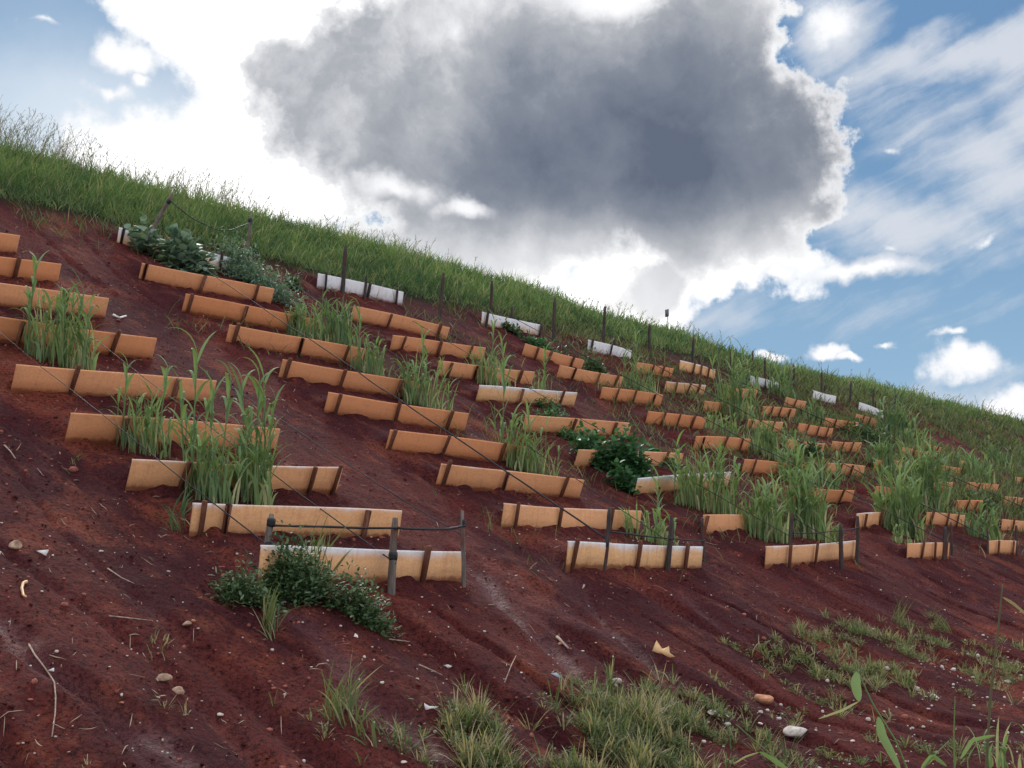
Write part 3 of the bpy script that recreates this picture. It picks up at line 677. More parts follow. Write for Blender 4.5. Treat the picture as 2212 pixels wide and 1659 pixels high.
clump(1655, 1165, 90, 130, 320, 'dense grass, left half of the widest foot clump', lw=.026, tintr=(.2, .8))
clump(1735, 1165, 110, 165, 420, 'dense grass, right half of the widest foot clump', lw=.028, tintr=(.2, .85), tall=((1720, 200, 10),))
clump(1800, 1178, 80, 60, 120, 'low arching grass at the right end of widest foot clump', lw=.022, tintr=(.3, .9))
clump(1595, 912, 95, 120, 260, 'tall grass clump left of the fourth column of posts, below skyline', lw=.03, tall=((1580, 150, 4), (1600, 160, 8)))
clump(1575, 945, 110, 50, 160, 'low ragged grass under the tall upper right clump', lw=.028, tintr=(.2, .9))
clump(1662, 990, 80, 95, 210, 'upright grass between the fourth and fifth columns', lw=.032)
clump(1720, 1048, 70, 90, 180, 'arching grey-green grass right of the fourth-column orange board', lw=.034, tall=((1715, 110, 6),))
clump(1772, 1048, 75, 80, 180, 'arching grass left of the fourth board of fifth column', lw=.034)
clump(1945, 1150, 100, 150, 380, 'tall bright grass clump right of the corner board', lw=.036, tintr=(.25, .85))
clump(2000, 1110, 100, 150, 380, 'tall grass mass behind the bright clump on the right', lw=.04, tintr=(.1, .7))
clump(1905, 1020, 70, 80, 190, 'blue-green arching grass in the sixth column', lw=.04, tintr=(0, .5))
clump(1935, 948, 80, 85, 260, 'blue-green grass clump under the sixth white board', lw=.045, tintr=(0, .5))
clump(2130, 1172, 85, 80, 200, 'grass clump left of the fifth foot board', lw=.04)
clump(2110, 1045, 80, 70, 200, 'grass clump by the small orange board at far right', lw=.05, tintr=(.1, .6))
clump(2060, 1125, 70, 40, 100, 'low grass between the fourth and fifth foot columns', lw=.04)
clump(1690, 862, 60, 70, 150, 'grass below the fourth white board', lw=.04, tintr=(.0, .5))
clump(1615, 838, 60, 60, 150, 'grass left of the fourth white board', lw=.04, tintr=(.1, .6))
clump(1960, 1190, 70, 40, 90, 'low grass behind the fourth foot board, left part', lw=.03, tintr=(.2, .9))
clump(1985, 985, 60, 60, 140, 'grass behind the tall grass mass on the right', lw=.045, tintr=(.1, .6))
clump(2160, 1010, 60, 60, 120, 'dark grass on the far right below the crest', lw=.05, tintr=(.0, .5))
clump(1760, 912, 50, 45, 110, 'grass between two orange boards in the sixth column', lw=.045)

# ------------------------------------------------------------------ leafy plants
def bush(x, y, wpx, hpx, n, label, mat, ll, lw, name='leafy_bush', cat='bush', flat=1.0, tintr=(0, 1), depth=None, blobs=7, stems=30, group=None):
    B = gpt_fast(x, y); d = B@FWD; w = wpx/F_PX*d*.5; H = hpx/F_PX*d; dp = (w*.45 if depth is None else depth)
    cs = rng.uniform(-1, 1, (blobs, 2))*[.72, .7]; ch_ = rng.uniform(.3, 1.05, blobs); n = int(n*.72)
    k = rng.integers(blobs, size=n)
    v = rng.normal(size=(n, 3)); v /= np.linalg.norm(v, axis=1)[:, None]; v *= (.40+.85*rng.random(n)**1.3)[:, None]; v[:, 2] = np.abs(v[:, 2])
    a_ = (cs[k, 0]+v[:, 0]*.42)*w; b_ = (cs[k, 1]+v[:, 1]*.45)*dp; hz = v[:, 2]*ch_[k]*H*(1-.35*np.abs(cs[k, 0]))
    X = B[0]+RGT[0]*a_+FWD[0]*b_; Y = B[1]+RGT[1]*a_+FWD[1]*b_; Z = ground(X, Y)+hz*flat+.01
    P = np.stack([X, Y, Z], 1); D = v+rng.normal(size=(n, 3))*.7; D[:, 2] = D[:, 2]*.6+.15; D /= np.linalg.norm(D, axis=1)[:, None]
    V, Q, T3, T = leaves(P, D, ll*rng.uniform(.6, 1.3, n), lw*rng.uniform(.7, 1.2, n), rng.uniform(*tintr, n))
    o_ = mesh_obj(name, *join([(V, [Q, T3], T)])[:2], mat, None, B, tint=T)
    tag(o_, label, cat, group)
    parts = []
    for i in range(stems):
        j = rng.integers(n); root_ = np.array([B[0]+RGT[0]*cs[k[j], 0]*w, B[1]+RGT[1]*cs[k[j], 0]*w, 0]); root_[2] = ground(root_[0], root_[1])-.02
        m1 = (root_+P[j])/2+np.array([0, 0, H*.12]); V, F, T = tube(np.array([root_, m1, P[j]]), [.006, .004, .002], 4, .2); parts.append((V, F, T))
    V, F, T = join(parts); mesh_obj('stems', V, F, mat, o_, B, tint=T)
    return o_
bush(690, 1305, 320, 135, 7500, 'dark small-leaved bush sprawling over the lowest left board', m_bush, .038, .020, blobs=11)
bush(555, 1312, 170, 85, 1900, 'low leafy sprig spreading left of the dark bush', m_bush, .040, .016, blobs=7, tintr=(.2, 1))
clump(690, 1255, 150, 95, 130, 'fresh grass tips rising out of the dark bush', m_weed, .012, (), (.25, .8), droop=1.2, group='foot of slope weeds')
clump(585, 1360, 90, 75, 90, 'thin straggly grass hanging below the dark bush', m_weed, .012, (), (.1, .9), droop=2.2, group='foot of slope weeds')
bush(380, 578, 175, 85, 950, 'grey-green broad-leaved plant over the topmost board, second column', m_broad, .15, .12, name='broad_leaved_plant', stems=20, cat='plant', tintr=(.0, .9), blobs=8)
bush(555, 625, 215, 105, 5600, 'wide feathery grey-green bush right of the broad-leaved plant', m_broad, .065, .022, blobs=12, tintr=(0, .9))
bush(640, 625, 60, 40, 500, 'small dry-tinged bush at the right end of the feathery bush', m_bush, .06, .022, blobs=5, tintr=(.3, 1))
bush(1320, 1022, 175, 105, 2600, 'rounded dark vine heap between the second and third columns', m_vine, .085, .065, name='vine_heap', cat='vine', blobs=11, tintr=(0, .8))
bush(1355, 1062, 70, 60, 420, 'vine tongue trailing down beside the greyish board', m_vine, .085, .065, name='vine_heap', cat='vine', blobs=6, tintr=(0, .8))
bush(1245, 955, 100, 34, 400, 'thin upper runners of the dark vine heap', m_vine, .07, .045, name='vine_heap', cat='vine', blobs=7, tintr=(.1, 1))
bush(1425, 1005, 110, 24, 300, 'low vine runners beneath the half-hidden orange board', m_vine, .07, .045, name='vine_heap', cat='vine', blobs=7, tintr=(.2, 1))
bush(1275, 800, 80, 56, 900, 'round bush in front of the third white board', m_bush, .07, .035, blobs=7, tintr=(.2, 1))
bush(1195, 775, 130, 26, 500, 'low creeping plant around the small orange board near top', m_vine, .08, .045, name='creeping_plant', cat='plant', blobs=8, tintr=(0, .8))
bush(1095, 712, 70, 28, 460, 'dark vine on the front of the dusty white board', m_bush, .08, .04, name='creeping_plant', cat='plant', blobs=6)
bush(1190, 885, 110, 26, 400, 'low weeds beneath the palest mid-slope board', m_vine, .07, .03, name='creeping_plant', cat='plant', blobs=7, tintr=(.2, 1))
bush(1210, 930, 130, 26, 420, 'spiky low weeds in front of the long tan board', m_vine, .08, .022, name='creeping_plant', cat='plant', blobs=7, tintr=(.2, 1))
bush(1885, 958, 110, 50, 1100, 'dark bushy mass under the orange boards on the right', m_bush, .10, .05, blobs=9, tintr=(0, .7))
bush(1745, 988, 70, 46, 500, 'dark leafy mass behind the arching grasses, right', m_vine, .10, .04, blobs=6, tintr=(0, .6))
bush(2110, 1090, 100, 40, 500, 'low scrub beside the last orange boards', m_bush, .11, .04, blobs=7, tintr=(.3, 1))
bush(95, 332, 46, 34, 420, 'dark shrub on the grassy crest at upper left', m_bush, .10, .05, blobs=5, tintr=(0, .6))
bush(855, 540, 40, 20, 120, 'small leafy shrub on the crest above the long white board', m_bush, .14, .08, blobs=4, tintr=(0, .5), stems=6)
bush(1310, 668, 22, 10, 60, 'rag-like leafy tuft topping the skyline post', m_bush, .12, .06, blobs=3, tintr=(.2, .6), stems=4)

# ------------------------------------------------------------------ grassy upper slope (uncountable)
def scatter(n, umin, umax, vmin, vmax, p=1.4):
    q = rng.random(n); a1, a2 = umin**(1-p), umax**(1-p)
    u = (a1+(a2-a1)*q)**(1/(1-p)); v = rng.uniform(vmin, vmax, n); return u, v
n = 150000
u, v = scatter(n, 6.5, 95, 13.75, 18.2, 1.25)
edge = np.interp(u, [8, 14], [14.45, 14.15])+.5*(fbm(u*.8, v, 3, 5)-.5)+.1
keep = (v > edge) & (v < np.interp(u, CU, CV)+1.0) & ~((rng.random(n) < .6) & (v < edge+.15)); u, v = u[keep], v[keep]; n = len(u)
patch = fbm(u*.7, v*1.2, 3, 21); dist = np.sqrt(u*u+v*v)
fine_p = fbm(u*3.1, v*4.0, 2, 27); hgt = (.10+.22*rng.random(n))*(.55+.7*patch+.5*fine_p)*np.clip((v-edge[keep])*.8+.38, 0, 1)
tint = np.clip(.10+1.0*(patch-.35)+1.6*(fine_p-.48)+rng.normal(size=n)*.20, 0, .85); tint = np.where(rng.random(n) < .15, .97, tint)
P = np.stack([u, v, ground(u, v)-.01], 1)
V, F, T = ribbons(P, rng.random(n)*6.28, rng.uniform(.0, .8, n), rng.uniform(.4, 2.2, n), hgt*1.25, .0062*np.maximum(1, dist/9)*(.7+.6*rng.random(n)), 3, tint, twist=rng.random(n)*6.28)
tag(mesh_obj('slope_grass', V, F, m_turf, tint=T), 'dense green grass covering the upper slope to the crest', 'grass', kind='stuff')
# tall seed stalks against the sky
n = 3300
u, v = scatter(n, 7.5, 90, 0, 1, 1.5); v = np.interp(u, CU, CV)-.35+rng.random(n)*1.2
cl = fbm(u*.9, u*0+2, 3, 33); keep = (rng.random(n) < np.clip((cl-.36)*5, .12, 1)*np.where(u < 17, 1, .62)); u, v, cl = u[keep], v[keep], cl[keep]; n = len(u)
dist = np.sqrt(u*u+v*v); H = rng.uniform(.30, .75, n)*(.6+.7*cl)*np.where(u < 14, 1.05, .85); azs = rng.normal(.1, 1.2, n)
P = np.stack([u, v, ground(u, v)], 1); t0 = rng.uniform(0, .32, n); t1 = rng.uniform(.25, 1.3, n); wS = .0026*np.maximum(1, dist/14)
V, F, T = ribbons(P, azs, t0, t1, H, wS*1.6, 6, rng.random(n), twist=azs*0-HEAD, tip=.5)
parts = [(V, [F], T)]
tipc = V.reshape(n, 7, 2, 3).mean(2)
for k in range(7):        # spikelets along the upper third
    s = rng.uniform(3.6, 6, n); i0 = np.floor(np.minimum(s, 5.99)).astype(int); fr = s-i0
    Q = tipc[np.arange(n), i0]*(1-fr)[:, None]+tipc[np.arange(n), np.minimum(i0+1, 6)]*fr[:, None]
    V2, F2, T2 = ribbons(Q, azs+rng.normal(size=n)*1.0, rng.uniform(.2, 1.2, n), rng.uniform(.8, 1.8, n), rng.uniform(.03, .09, n), wS*2.0, 2, rng.random(n), twist=azs*0-HEAD, tip=.4)
    parts.append((V2, [F2], T2))
V, F, T = join(parts)
tag(mesh_obj('seed_stalks', V, F, m_seed, tint=T), 'thin seeding grass stalks standing along the crest against the sky', 'grass', kind='stuff')

# ------------------------------------------------------------------ scattered low weeds on the bare slope, thicker to the right
n = 120000
u, v = scatter(n, 8, 80, 5.9, 14.6, .97)
dens = fbm(u*.55, v*.8, 3, 45)
pr = np.clip((u-13-.25*(14-v))/14, 0, 1)*np.clip((dens-.34)*6, 0, 1)+np.clip((dens-.56)*5, 0, 1)*.25
pr = pr*np.clip((v-6.2)/1.2, .12, 1)+np.clip((v-13.2)/.7, 0, 1)*.25
pr = pr*np.clip((fbm(u*1.7, v*2.2, 2, 46)-.3)*4, .05, 1)
keep = rng.random(n) < pr; u, v = u[keep], v[keep]; n = len(u); dist = np.sqrt(u*u+v*v)
P = np.stack([u, v, ground(u, v)-.005], 1)
V, F, T = ribbons(P, rng.random(n)*6.28, rng.uniform(.1, .9, n), rng.uniform(.6, 1.7, n), rng.uniform(.08, .30, n), .007*np.maximum(1, dist/11)*(.7+.6*rng.random(n)), 3, np.clip(rng.normal(.30, .3, n)+.5*(dens[keep]-.5), 0, 1), twist=rng.random(n)*6.28)
tag(mesh_obj('slope_weeds', V, F, m_weed, tint=T), 'sparse low weeds creeping over the red soil between boards', 'weeds', kind='stuff')

n = 42000
u, v = scatter(n, 19, 80, 6.6, 14.6, .6)
dn = fbm(u*.45+3, v*.75, 3, 145); keep = rng.random(n) < np.clip((u-19)/12, 0, 1)*np.clip((dn-.44)*6, 0, 1)*np.clip((fbm(u*2, v*2.5, 2, 146)-.32)*4, 0, 1)
u, v, dn = u[keep], v[keep], dn[keep]; n = len(u); dist = np.sqrt(u*u+v*v)
P = np.stack([u, v, ground(u, v)-.005], 1)
V, F, T = ribbons(P, rng.random(n)*6.28, rng.uniform(.0, .5, n), rng.uniform(.5, 2.2, n), rng.uniform(.12, .50, n)*(.5+dn), .010*np.maximum(1, dist/13)*(.7+.6*rng.random(n)), 4, np.clip(rng.normal(.3, .22, n), 0, 1), twist=rng.random(n)*6.28)
tag(mesh_obj('tall_weeds', V, F, m_weed, tint=T), 'rank green weeds overgrowing the far right of the plots', 'weeds', kind='stuff')

# ------------------------------------------------------------------ weeds at the foot of the slope
def patch_weeds(name, label, polys, n, hr, wd, tr, seg=4, dry=.2, leafy=.25):
    us_, vs_ = [], []
    for (cx, cy, rx, ry, wgt) in polys:
        k = int(n*wgt); a_ = rng.random(k)*6.28; r_ = rng.random(k)**.62*(.7+.7*rng.random(k))
        for X, Y in zip(cx+np.cos(a_)*r_*rx, cy+np.sin(a_)*r_*ry):
            d = ray(X, Y)
            if d[2] > -.02: continue
            us_.append(d[0]/d[2]); vs_.append(d[1]/d[2])
    # intersection with the smooth ground, solved by a few secant steps
    a_ = np.array(us_); c_ = np.array(vs_); z = np.full(len(a_), -1.2)
    for _ in range(25): z = z+.5*(ground0(a_*z, c_*z)-z)
    u, v = a_*z, c_*z; ok = (u > 0) & (v > 1) & (u < 40); u, v = u[ok], v[ok]
    c2 = fbm(u*3.3, v*3.3, 3, 12); ok = rng.random(len(u)) < np.clip((c2-.40)*5, .05, .9); u, v = u[ok], v[ok]
    # every kept point starts a tuft: its blades fan out and share a vigour and an age
    B_ = 13; m0 = max(1, len(u)//B_); sel = rng.choice(len(u), m0, replace=False); reps = rng.integers(4, 2*B_-4, m0); own = np.repeat(np.arange(m0), reps)
    vig = rng.gamma(4, .25, m0)[own]; age = rng.random(m0)[own]; fan = rng.random(len(own))
    fa = rng.random(len(own))*6.28; u = u[sel][own]+np.cos(fa)*fan*.035; v = v[sel][own]+np.sin(fa)*fan*.035; m = len(u)
    P = np.stack([u, v, ground(u, v)-.005], 1)
    tint = np.clip(tr[0]+(tr[1]-tr[0])*(.6*age+.4*rng.random(m)), 0, 1); tint = np.where(rng.random(m) < dry*2*age, .97, tint)
    V, F, T = ribbons(P, fa, .1+fan*.9, .5+fan*rng.uniform(.3, 1.7, m), np.clip(rng.uniform(*hr, m)*vig*1.15, .02, hr[1]*1.7), wd*(.5+1.1*rng.random(m)), seg, tint)
    parts = [(V, [F], T)]
    j = rng.random(m) < leafy; k = int(j.sum())*3
    Q = np.repeat(P[j], 3, 0); Q[:, 2] += rng.uniform(.02, hr[1]*.6, k); Q[:, :2] += rng.normal(size=(k, 2))*.02
    D = rng.normal(size=(k, 3)); D[:, 2] = np.abs(D[:, 2])*.6; D /= np.linalg.norm(D, axis=1)[:, None]
    V, Q4, T3, T = leaves(Q, D, rng.uniform(.02, .05, k), rng.uniform(.006, .014, k), np.clip(rng.uniform(*tr, k), 0, 1)); parts.append((V, [Q4, T3], T))
    V, F, T = join(parts)
    return tag(mesh_obj(name, V, F, m_weed, tint=T), label, 'weeds', kind='stuff')
patch_weeds('foreground_weeds', 'tangled grass and weeds at the bottom centre', [(1260, 1625, 330, 90, .8), (1380, 1570, 170, 70, .2), (1000, 1600, 90, 40, .05), (1300, 1500, 200, 30, .03)], 17000, (.03, .135), .0075, (.0, .8), seg=5, dry=.42)
patch_weeds('olive_weeds', 'low olive weeds on the flat ground at right', [(1850, 1415, 160, 60, .5), (2170, 1430, 90, 45, .25), (1960, 1370, 100, 26, .08), (1700, 1500, 160, 60, .08), (1500, 1560, 120, 90, .12), (2000, 1500, 200, 60, .05), (1900, 1640, 300, 30, .06), (1620, 1400, 90, 20, .03)], 14000, (.02, .09), .0070, (.1, .9), dry=.42)
patch_weeds('sparse_sprouts', 'scattered tiny sprouts on the bare foot of the slope', [(600, 1500, 600, 160, .5), (1500, 1330, 600, 70, .3), (150, 1150, 250, 120, .2)], 650, (.02, .09), .005, (.3, 1), dry=.5, leafy=.1)
GF = 'foot of slope weeds'
clump(735, 1555, 190, 85, 170, 'sprawling bright grass clump alone at lower centre-left', m_weed, .011, (), (.2, .75), droop=1.8, group=GF)
clump(790, 1600, 130, 45, 60, 'flattened grass blades below the sprawling clump', m_weed, .012, (), (.2, .8), droop=2.2, group=GF)
clump(1945, 1345, 60, 60, 60, 'feathery green tuft at the foot of the slope on right', m_weed, .010, (), (.2, .7), droop=1.2, group=GF)
clump(2030, 1362, 120, 36, 90, 'flat grey-green weed mat below the feathery tuft', m_weed, .010, (), (.1, .8), droop=2.2, group=GF)
clump(2175, 1665, 110, 120, 60, 'bright broad-bladed grass in the bottom right corner', m_millet, .020, (), (.3, .8), droop=1.6, group=GF)
clump(1985, 1482, 24, 36, 30, 'small yellow-green sprout on dark soil at right', m_millet, .02, (), (.6, .9), droop=1.2, group=GF, dry=.4)
clump(355, 1395, 30, 24, 40, 'small dry tuft left of the big bush foot', m_weed, .008, (), (.4, 1), droop=1.6, group=GF, dry=.5)
clump(160, 1000, 60, 18, 30, 'tiny weeds left of the third lowest board', m_weed, .010, (), (.2, .8), droop=1.8, group=GF)
clump(330, 1385, 36, 26, 60, 'faint tangle of stems on the soil below the left boards', m_weed, .006, (), (.5, 1), droop=2.2, group=GF, dry=.4)

# near stalks rising from below the frame
def at_depth(x, y, d): r_ = ray(x, y); return r_*(d/(r_@FWD))
def stalk(ptsxy, d, rad, label, leaves_=(), mat=m_millet, name='grass_stalk', tint=.5):
    P = np.array([at_depth(x, y, dd_) for (x, y), dd_ in zip(ptsxy, np.broadcast_to(d, (len(ptsxy),)))])
    t = np.linspace(0, 1, len(P)); tt = np.linspace(0, 1, 24); Q = np.stack([np.interp(tt, t, P[:, i]) for i in range(3)], 1)
    # carry the foot of the stalk down to the ground
    g = ground(Q[0, 0], Q[0, 1])
    if Q[0, 2] > g: Q = np.concatenate([[[Q[0, 0], Q[0, 1], g-.02]], Q])
    V, F, T = tube(Q, np.linspace(rad, rad*.45, len(Q)), 6, tint)
    o_ = mesh_obj(name, V, F, mat, None, Q[0], tint=T); tag(o_, label, 'grass', 'single stalks near the camera')
    for (pts2, w_, tn) in leaves_:
        C = np.array([at_depth(x, y, dd_) for (x, y, dd_) in pts2]); t = np.linspace(0, 1, len(C)); tt = np.linspace(0, 1, 14)
        C = np.stack([np.interp(tt, t, C[:, i]) for i in range(3)], 1); T_ = np.gradient(C, axis=0); S = np.cross(T_, FWD+np.array([.3, -.2, .4])); S /= np.linalg.norm(S, axis=1)[:, None]
        ww = w_*.5*np.sqrt(np.clip(1-(2*tt-1)**2, .02, 1))[:, None]; N = np.cross(S, T_); N /= np.linalg.norm(N, axis=1)[:, None]
        V = np.stack([C-S*ww+N*ww*.3, C, C+S*ww+N*ww*.3], 1).reshape(-1, 3); k = np.arange(13)*3
        F = np.concatenate([np.stack([k, k+1, k+4, k+3], 1), np.stack([k+1, k+2, k+5, k+4], 1)])
        mesh_obj('leaf', V, F, mat, o_, Q[0], True, tint=np.full(len(V), tn))
stalk([(1975, 1700), (1935, 1600), (1885, 1520), (1852, 1448), (1828, 1385)], 3.6, .0035, 'leaning green stalk with two blades at lower right',
      [([(1852, 1450, 3.6), (1848, 1480, 3.58), (1856, 1515, 3.56)], .028, .6), ([(1897, 1548, 3.6), (1905, 1590, 3.58), (1945, 1665, 3.5)], .026, .65), ([(1856, 1515, 3.56), (1820, 1535, 3.56), (1768, 1553, 3.56)], .008, .95)])
stalk([(2128, 1700), (2140, 1500), (2156, 1360), (2166, 1262)], 4.0, .0050, 'tall pale dry stalk rising at the right edge', [([(2166, 1290, 4.0), (2190, 1305, 4.0), (2225, 1335, 4.0)], .010, .97)], m_seed, tint=.6)
stalk([(2060, 1600), (2062, 1540), (2063, 1505)], 4.2, .003, 'short green spike left of the tall pale stalk', [], tint=.7)
stalk([(1750, 1720), (1690, 1650), (1590, 1565)], 3.6, .0025, 'bent stem with a folded blade beside the bottom weeds', [([(1640, 1625, 3.6), (1665, 1640, 3.55), (1705, 1665, 3.5)], .02, .5), ([(1640, 1625, 3.6), (1610, 1635, 3.6), (1585, 1650, 3.6)], .006, .9)])
stalk([(1965, 1700), (2010, 1640), (2050, 1600)], 3.6, .003, 'arching pale blade at the bottom right', [([(1990, 1660, 3.6), (2015, 1635, 3.6), (2045, 1655, 3.55)], .018, .6)])
stalk([(2090, 1640), (2110, 1605), (2150, 1590)], 3.8, .002, 'thin arching blade near the tall pale stalk', [([(2075, 1640, 3.8), (2100, 1600, 3.8), (2150, 1588, 3.8)], .014, .6)])
# dry leaning stem at left
def groundline(pts, rad, label, mat, name, cat, h=.012):
    P = np.array([gpt(x, y)+[0, 0, h] for x, y in pts]); V, F, T = tube(P, np.linspace(rad, rad*.6, len(P)), 6)
    tag(mesh_obj(name, V, F, mat, None, P[0], True, tint=T), label, cat)
groundline([(62, 1397), (75, 1420), (90, 1439), (105, 1460), (117, 1479), (120, 1510), (119, 1546), (112, 1597)], .005, 'long thin dry stem curving down the soil at lower left', m_stick, 'dry_stem', 'stem')
groundline([(1203, 1380), (1215, 1392), (1228, 1405)], .012, 'short pale stick lying in the gully at lower centre', m_stick, 'stick', 'stick', .015)
groundline([(1262, 1205+62), (1258, 1275)], .010, 'tiny pale stick on the soil below the second column', m_stick, 'stick', 'stick')
groundline([(840, 1385), (885, 1390)], .005, 'thin twig on the soil below the stout post', m_stick, 'twig', 'twig')
groundline([(235, 1335), (330, 1345)], .004, 'thin dry twig lying left of the leafy sprig', m_stick, 'twig', 'twig')
groundline([(232, 1232), (262, 1252), (290, 1265)], .004, 'thin bent twig above the clay mound at left', m_stick, 'twig', 'twig')
groundline([(9, 965), (22, 978), (33, 994)], .006, 'thin pale twig near the left edge at mid height', m_stick, 'twig', 'twig')
groundline([(905, 1440), (955, 1462)], .006, 'brown twig in the soil at bottom centre', m_stick, 'twig', 'twig')
groundline([(1090, 1478), (1105, 1440), (1115, 1420)], .004, 'upright thin dry stem at bottom centre', m_stick, 'twig', 'twig')
groundline([(58, 1261), (50, 1264), (47, 1275), (50, 1290), (56, 1294)], .010, 'curled orange plastic strip on soil at left', m_shard, 'plastic_strip', 'plastic scrap')
groundline([(245, 683), (258, 689), (272, 685)], .016, 'pale curled leaf above the left grass clump', m_shardw, 'dead_leaf', 'leaf')

# ------------------------------------------------------------------ stones and scraps
def rock(x, y, wpx, label, mat, hgt=.6, cat='stone'):
    B = gpt(x, y); r = wpx/F_PX*(B@FWD)*.5
    import bmesh
    bm = bmesh.new(); bmesh.ops.create_icosphere(bm, subdivisions=3, radius=1)
    V = np.array([p.co[:] for p in bm.verts]); F = np.array([[q.index for q in f.verts] for f in bm.faces]); bm.free()
    dirs = rng.normal(size=(9, 3)); dirs /= np.linalg.norm(dirs, axis=1)[:, None]; off = rng.uniform(.55, .85, 9)
    for dd_, of in zip(dirs, off):
        s = V@dd_; V = V-np.outer(np.maximum(s-of, 0), dd_)
    V = V*[1.1, .9, hgt]*r/.85; a_ = rng.random()*6.28; c_, s_ = math.cos(a_), math.sin(a_)
    V = np.stack([V[:, 0]*c_-V[:, 1]*s_, V[:, 0]*s_+V[:, 1]*c_, V[:, 2]+r*hgt*.5], 1)+B
    tag(mesh_obj('stone', V, F, mat, None, B), label, cat, 'stones lying on the soil')
for q in [(33, 1182, 30, 'crumbling tan clod near the left edge', m_rock_t), (353, 1470, 30, 'tan stone in the dark hollow at lower left', m_rock_t),
          (384, 1496, 26, 'flat greenish-tan stone just below the hollow stone', m_rock_t), (475, 1546, 14, 'small white stone on red soil at lower left', m_rock),
          (404, 1350, 18, 'small tan stone below the left boards', m_rock_t), (418, 1342, 10, 'tiny pinkish stone beside the small tan stone', m_rock_o), (611, 1305, 17, 'white stone at the foot of the dark bush', m_rock),
          (1651, 1515, 40, 'orange-sided stone on dark soil at lower right', m_rock_o), (1720, 1588, 44, 'largest white stone at lower right', m_rock),
          (1538, 1542, 20, 'white stone at the right rim of bottom weeds', m_rock), (1572, 1566, 14, 'small white stone right of the weed rim stone', m_rock),
          (1475, 1540, 17, 'rounded white stone among the bottom weeds', m_rock), (1643, 1540, 11, 'small white stone below the orange-sided stone', m_rock),
          (1642, 1565, 10, 'tiny white stone left above the largest white stone', m_rock), (1842, 1602, 9, 'tiny pale stone near the leaning green stalk', m_rock),
          (2177, 1475, 14, 'white stone right of the tall dry stalk', m_rock), (1916, 1446, 14, 'pale stone in the olive weeds', m_rock), (2060, 1448, 12, 'pale stone between the olive weeds and the edge weeds', m_rock),
          (1331, 1474, 20, 'angular pale stone behind the bottom weeds', m_rock), (985, 1527, 14, 'orange-brown stone left of the bottom weeds', m_rock_o),
          (940, 1582, 10, 'tiny white stone by the flattened grass', m_rock), (825, 1476, 10, 'tiny white stone right of the sprawling grass', m_rock),
          (873, 1648, 12, 'small white stone at the bottom edge, centre-left', m_rock), (262, 1519, 10, 'small orange stone on soil at lower left', m_rock_o), (1210, 1392, 9, 'tiny pink stone touching the pale stick', m_rock_o)]:
    rock(*q)
def shard(x, y, outline, s, label, mat, name='plastic_scrap', cat='plastic scrap', tilt=.9, depth_=.35):
    B = gpt(x, y); d = B@FWD; k = s/F_PX*d
    O = np.array(outline, float); nrm = FWD*-1
    fold = np.abs(O[:, 0])*depth_
    V = B+RGT*(O[:, 0]*k)[:, None]+np.array([0, 0, 1.0])*((O[:, 1])*k*tilt)[:, None]+np.array([nrm[0], nrm[1], 0])*((fold-.2*O[:, 1])*k)[:, None]
    c0 = V.mean(0); n_ = len(V); V2 = V+np.array([nrm[0], nrm[1], .2])*-.006
    VV_ = np.concatenate([V, [c0], V2, [c0+np.array([nrm[0], nrm[1], .2])*-.006]])
    T3 = [(n_, i, (i+1) % n_) for i in range(n_)]+[(2*n_+1, n_+1+(i+1) % n_, n_+1+i) for i in range(n_)]
    Q = [(i, n_+1+i, n_+1+(i+1) % n_, (i+1) % n_) for i in range(n_)]
    tag(mesh_obj(name, VV_, [np.array(Q), np.array(T3)], mat, None, B), label, cat)
shard(1432, 1412, [(-1, .3), (-.55, 1.3), (-.35, .35), (.1, .5), (.55, .75), (.6, .1), (1.05, -.25), (.3, -.4), (-.3, .0)], 24, 'jagged orange piece of broken plastic at lower right', m_shard)
shard(93, 1196, [(-1, .5), (-.2, .6), (.9, .7), (.6, -.1), (.5, -.6), (-.3, -.1)], 14, 'white triangular plastic scrap near the left edge', m_shardw)
shard(968, 1440, [(-1, .4), (0, .5), (1, .1), (.2, -.5)], 10, 'small white plastic flake at lower centre', m_shardw)
shard(932, 1528, [(-1, .7), (-.3, .2), (1, .2), (.2, -.4), (-.8, -.4)], 16, 'white notched plastic flake left of the bottom weeds', m_shardw)
shard(1200, 1460, [(-1, .5), (.2, .6), (1, -.2), (.8, -.6), (-.2, -.1)], 13, 'bluish plastic scrap behind the bottom weeds', m_shardb)
shard(771, 1376, [(-.5, -.8), (-.7, 0), (-.4, .9), (.2, .4), (.3, -.5)], 10, 'white upright flake below the stout post', m_shardw)
shard(2018, 1506, [(-1, .4), (0, .7), (1, -.4), (.6, -.7), (0, .1)], 13, 'pale flake on dark soil at right', m_shardw)
shard(112, 1448, [(-1, 0), (.5, .8), (.8, -.5), (0, -.4)], 8, 'small white flake beside the long dry stem', m_shardw)
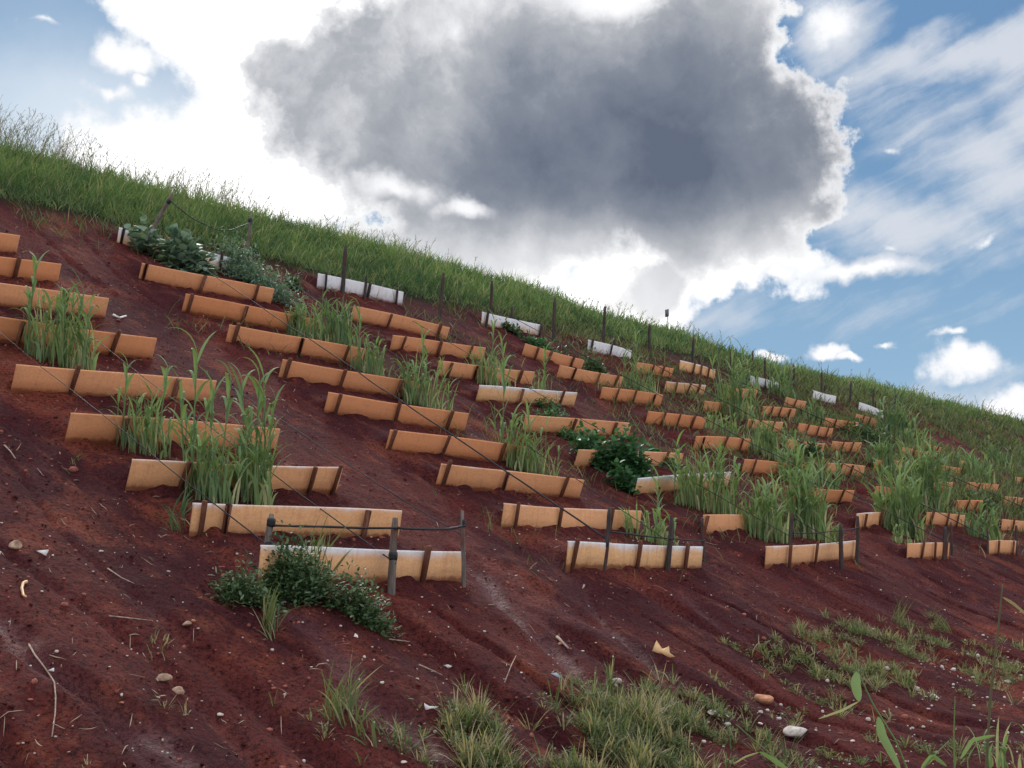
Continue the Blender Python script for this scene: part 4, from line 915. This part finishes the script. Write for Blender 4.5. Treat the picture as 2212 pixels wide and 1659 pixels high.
# pebbles and straw litter
def ico():
    t = (1+5**.5)/2; V = np.array([(-1, t, 0), (1, t, 0), (-1, -t, 0), (1, -t, 0), (0, -1, t), (0, 1, t), (0, -1, -t), (0, 1, -t), (t, 0, -1), (t, 0, 1), (-t, 0, -1), (-t, 0, 1)])/1.9
    F = np.array([(0, 11, 5), (0, 5, 1), (0, 1, 7), (0, 7, 10), (0, 10, 11), (1, 5, 9), (5, 11, 4), (11, 10, 2), (10, 7, 6), (7, 1, 8), (3, 9, 4), (3, 4, 2), (3, 2, 6), (3, 6, 8), (3, 8, 9), (4, 9, 5), (2, 4, 11), (6, 2, 10), (8, 6, 7), (9, 8, 1)])
    return V, F
def bits(name, label, u, v, size, mat, el=1.0, cat='stones'):
    IV, IF = ico(); n = len(u); z = ground(u, v); sc = size[:, None]*rng.uniform(.6, 1.3, (n, 3))*[1, 1, .7]; sc[:, 0] *= el
    a_ = rng.random(n)*6.28; L_ = IV[None]*sc[:, None]
    X = L_[:, :, 0]*np.cos(a_)[:, None]-L_[:, :, 1]*np.sin(a_)[:, None]; Y = L_[:, :, 0]*np.sin(a_)[:, None]+L_[:, :, 1]*np.cos(a_)[:, None]
    V = np.stack([X+u[:, None], Y+v[:, None], L_[:, :, 2]+z[:, None]+size[:, None]*.2], 2).reshape(-1, 3)
    F = (IF[None]+np.arange(n)[:, None, None]*12).reshape(-1, 3)
    tag(mesh_obj(name, V, F, mat), label, cat, kind='stuff')
u, v = scatter(1000, 2.5, 26, 2.0, 7.2, 1.4); bits('pebbles', 'pale pebbles and flakes scattered over the red soil', u, v, rng.gamma(2.2, .0020, len(u))+.003, m_rock)
u = rng.uniform(7.5, 14, 260); v = rng.uniform(2.2, 4.4, 260); bits('flat_ground_pebbles', 'white gravel on the flat ground at lower right', u, v, rng.gamma(2.2, .004, 260)+.004, m_rock)
u, v = scatter(2200, 3, 26, 3, 13, 1.3); bits('soil_crumbs', 'red clay crumbs strewn on the slope', u, v, rng.gamma(2, .003, len(u))+.003, m_crumb)
u, v = scatter(7000, 2.8, 24, 3.2, 13.8, 1.5); bits('soil_clods', 'small clods of dark red earth all over the slope', u, v, rng.gamma(2, .0022, len(u))+.003, m_soil, cat='soil')
n = 2000; u, v = scatter(n, 3, 24, 3.2, 13.6, 1.2); P = np.stack([u, v, ground(u, v)+.004], 1); az_ = rng.normal(-1.4, .9, n)
slope_dir = rng.uniform(1.35, 1.75, n)
V, F, T = ribbons(P, az_, slope_dir, slope_dir+rng.normal(size=n)*.35, rng.gamma(2, .026, n), .0025+.003*rng.random(n), 3, rng.random(n), twist=az_+np.pi/2)
V = V.reshape(n, 4, 2, 3); g = ground(V[..., 0], V[..., 1]); V[..., 2] = g+.008+np.abs(rng.normal(size=(n, 4, 1)))*.006; V = V.reshape(-1, 3)
tag(mesh_obj('straw_litter', V, F, m_straw, tint=T), 'dry straw and twigs littering the soil', 'litter', kind='stuff')

# ------------------------------------------------------------------ small sign on the skyline
B = gpt(1443, 712); dS = B@FWD; k = dS/F_PX
# stand it on the crest behind the grass
topz = B+np.array([0, 0, 1.0])*(712-668)*k
root = empty('small_sign', B); tag(root, 'small grey sign plate on a thin pole on the skyline', 'sign')
V, F, T = tube(np.linspace(B-[0, 0, .1], B+np.array([0, 0, 1])*(712-684)*k, 4), .9*k*1.3, 6); mesh_obj('pole', V, F, m_post_dark, root, B)
c0 = B+np.array([0, 0, 1])*(712-676)*k+RGT*-2*k
V = []
for a_, bb in ((-4, -9), (4.5, -7), (4.5, 9.5), (-4, 7)):
    for t in (-.01, .01): V.append(c0+RGT*a_*k+np.array([0, 0, 1])*bb*k+np.array([FWD[0], FWD[1], 0])*(t+a_*.02))
F = np.array([(0, 2, 4, 6), (7, 5, 3, 1), (0, 1, 3, 2), (2, 3, 5, 4), (4, 5, 7, 6), (6, 7, 1, 0)])
mesh_obj('plate', V, F, m_sign, root, B)

scene.render.resolution_x = 1024; scene.render.resolution_y = 768
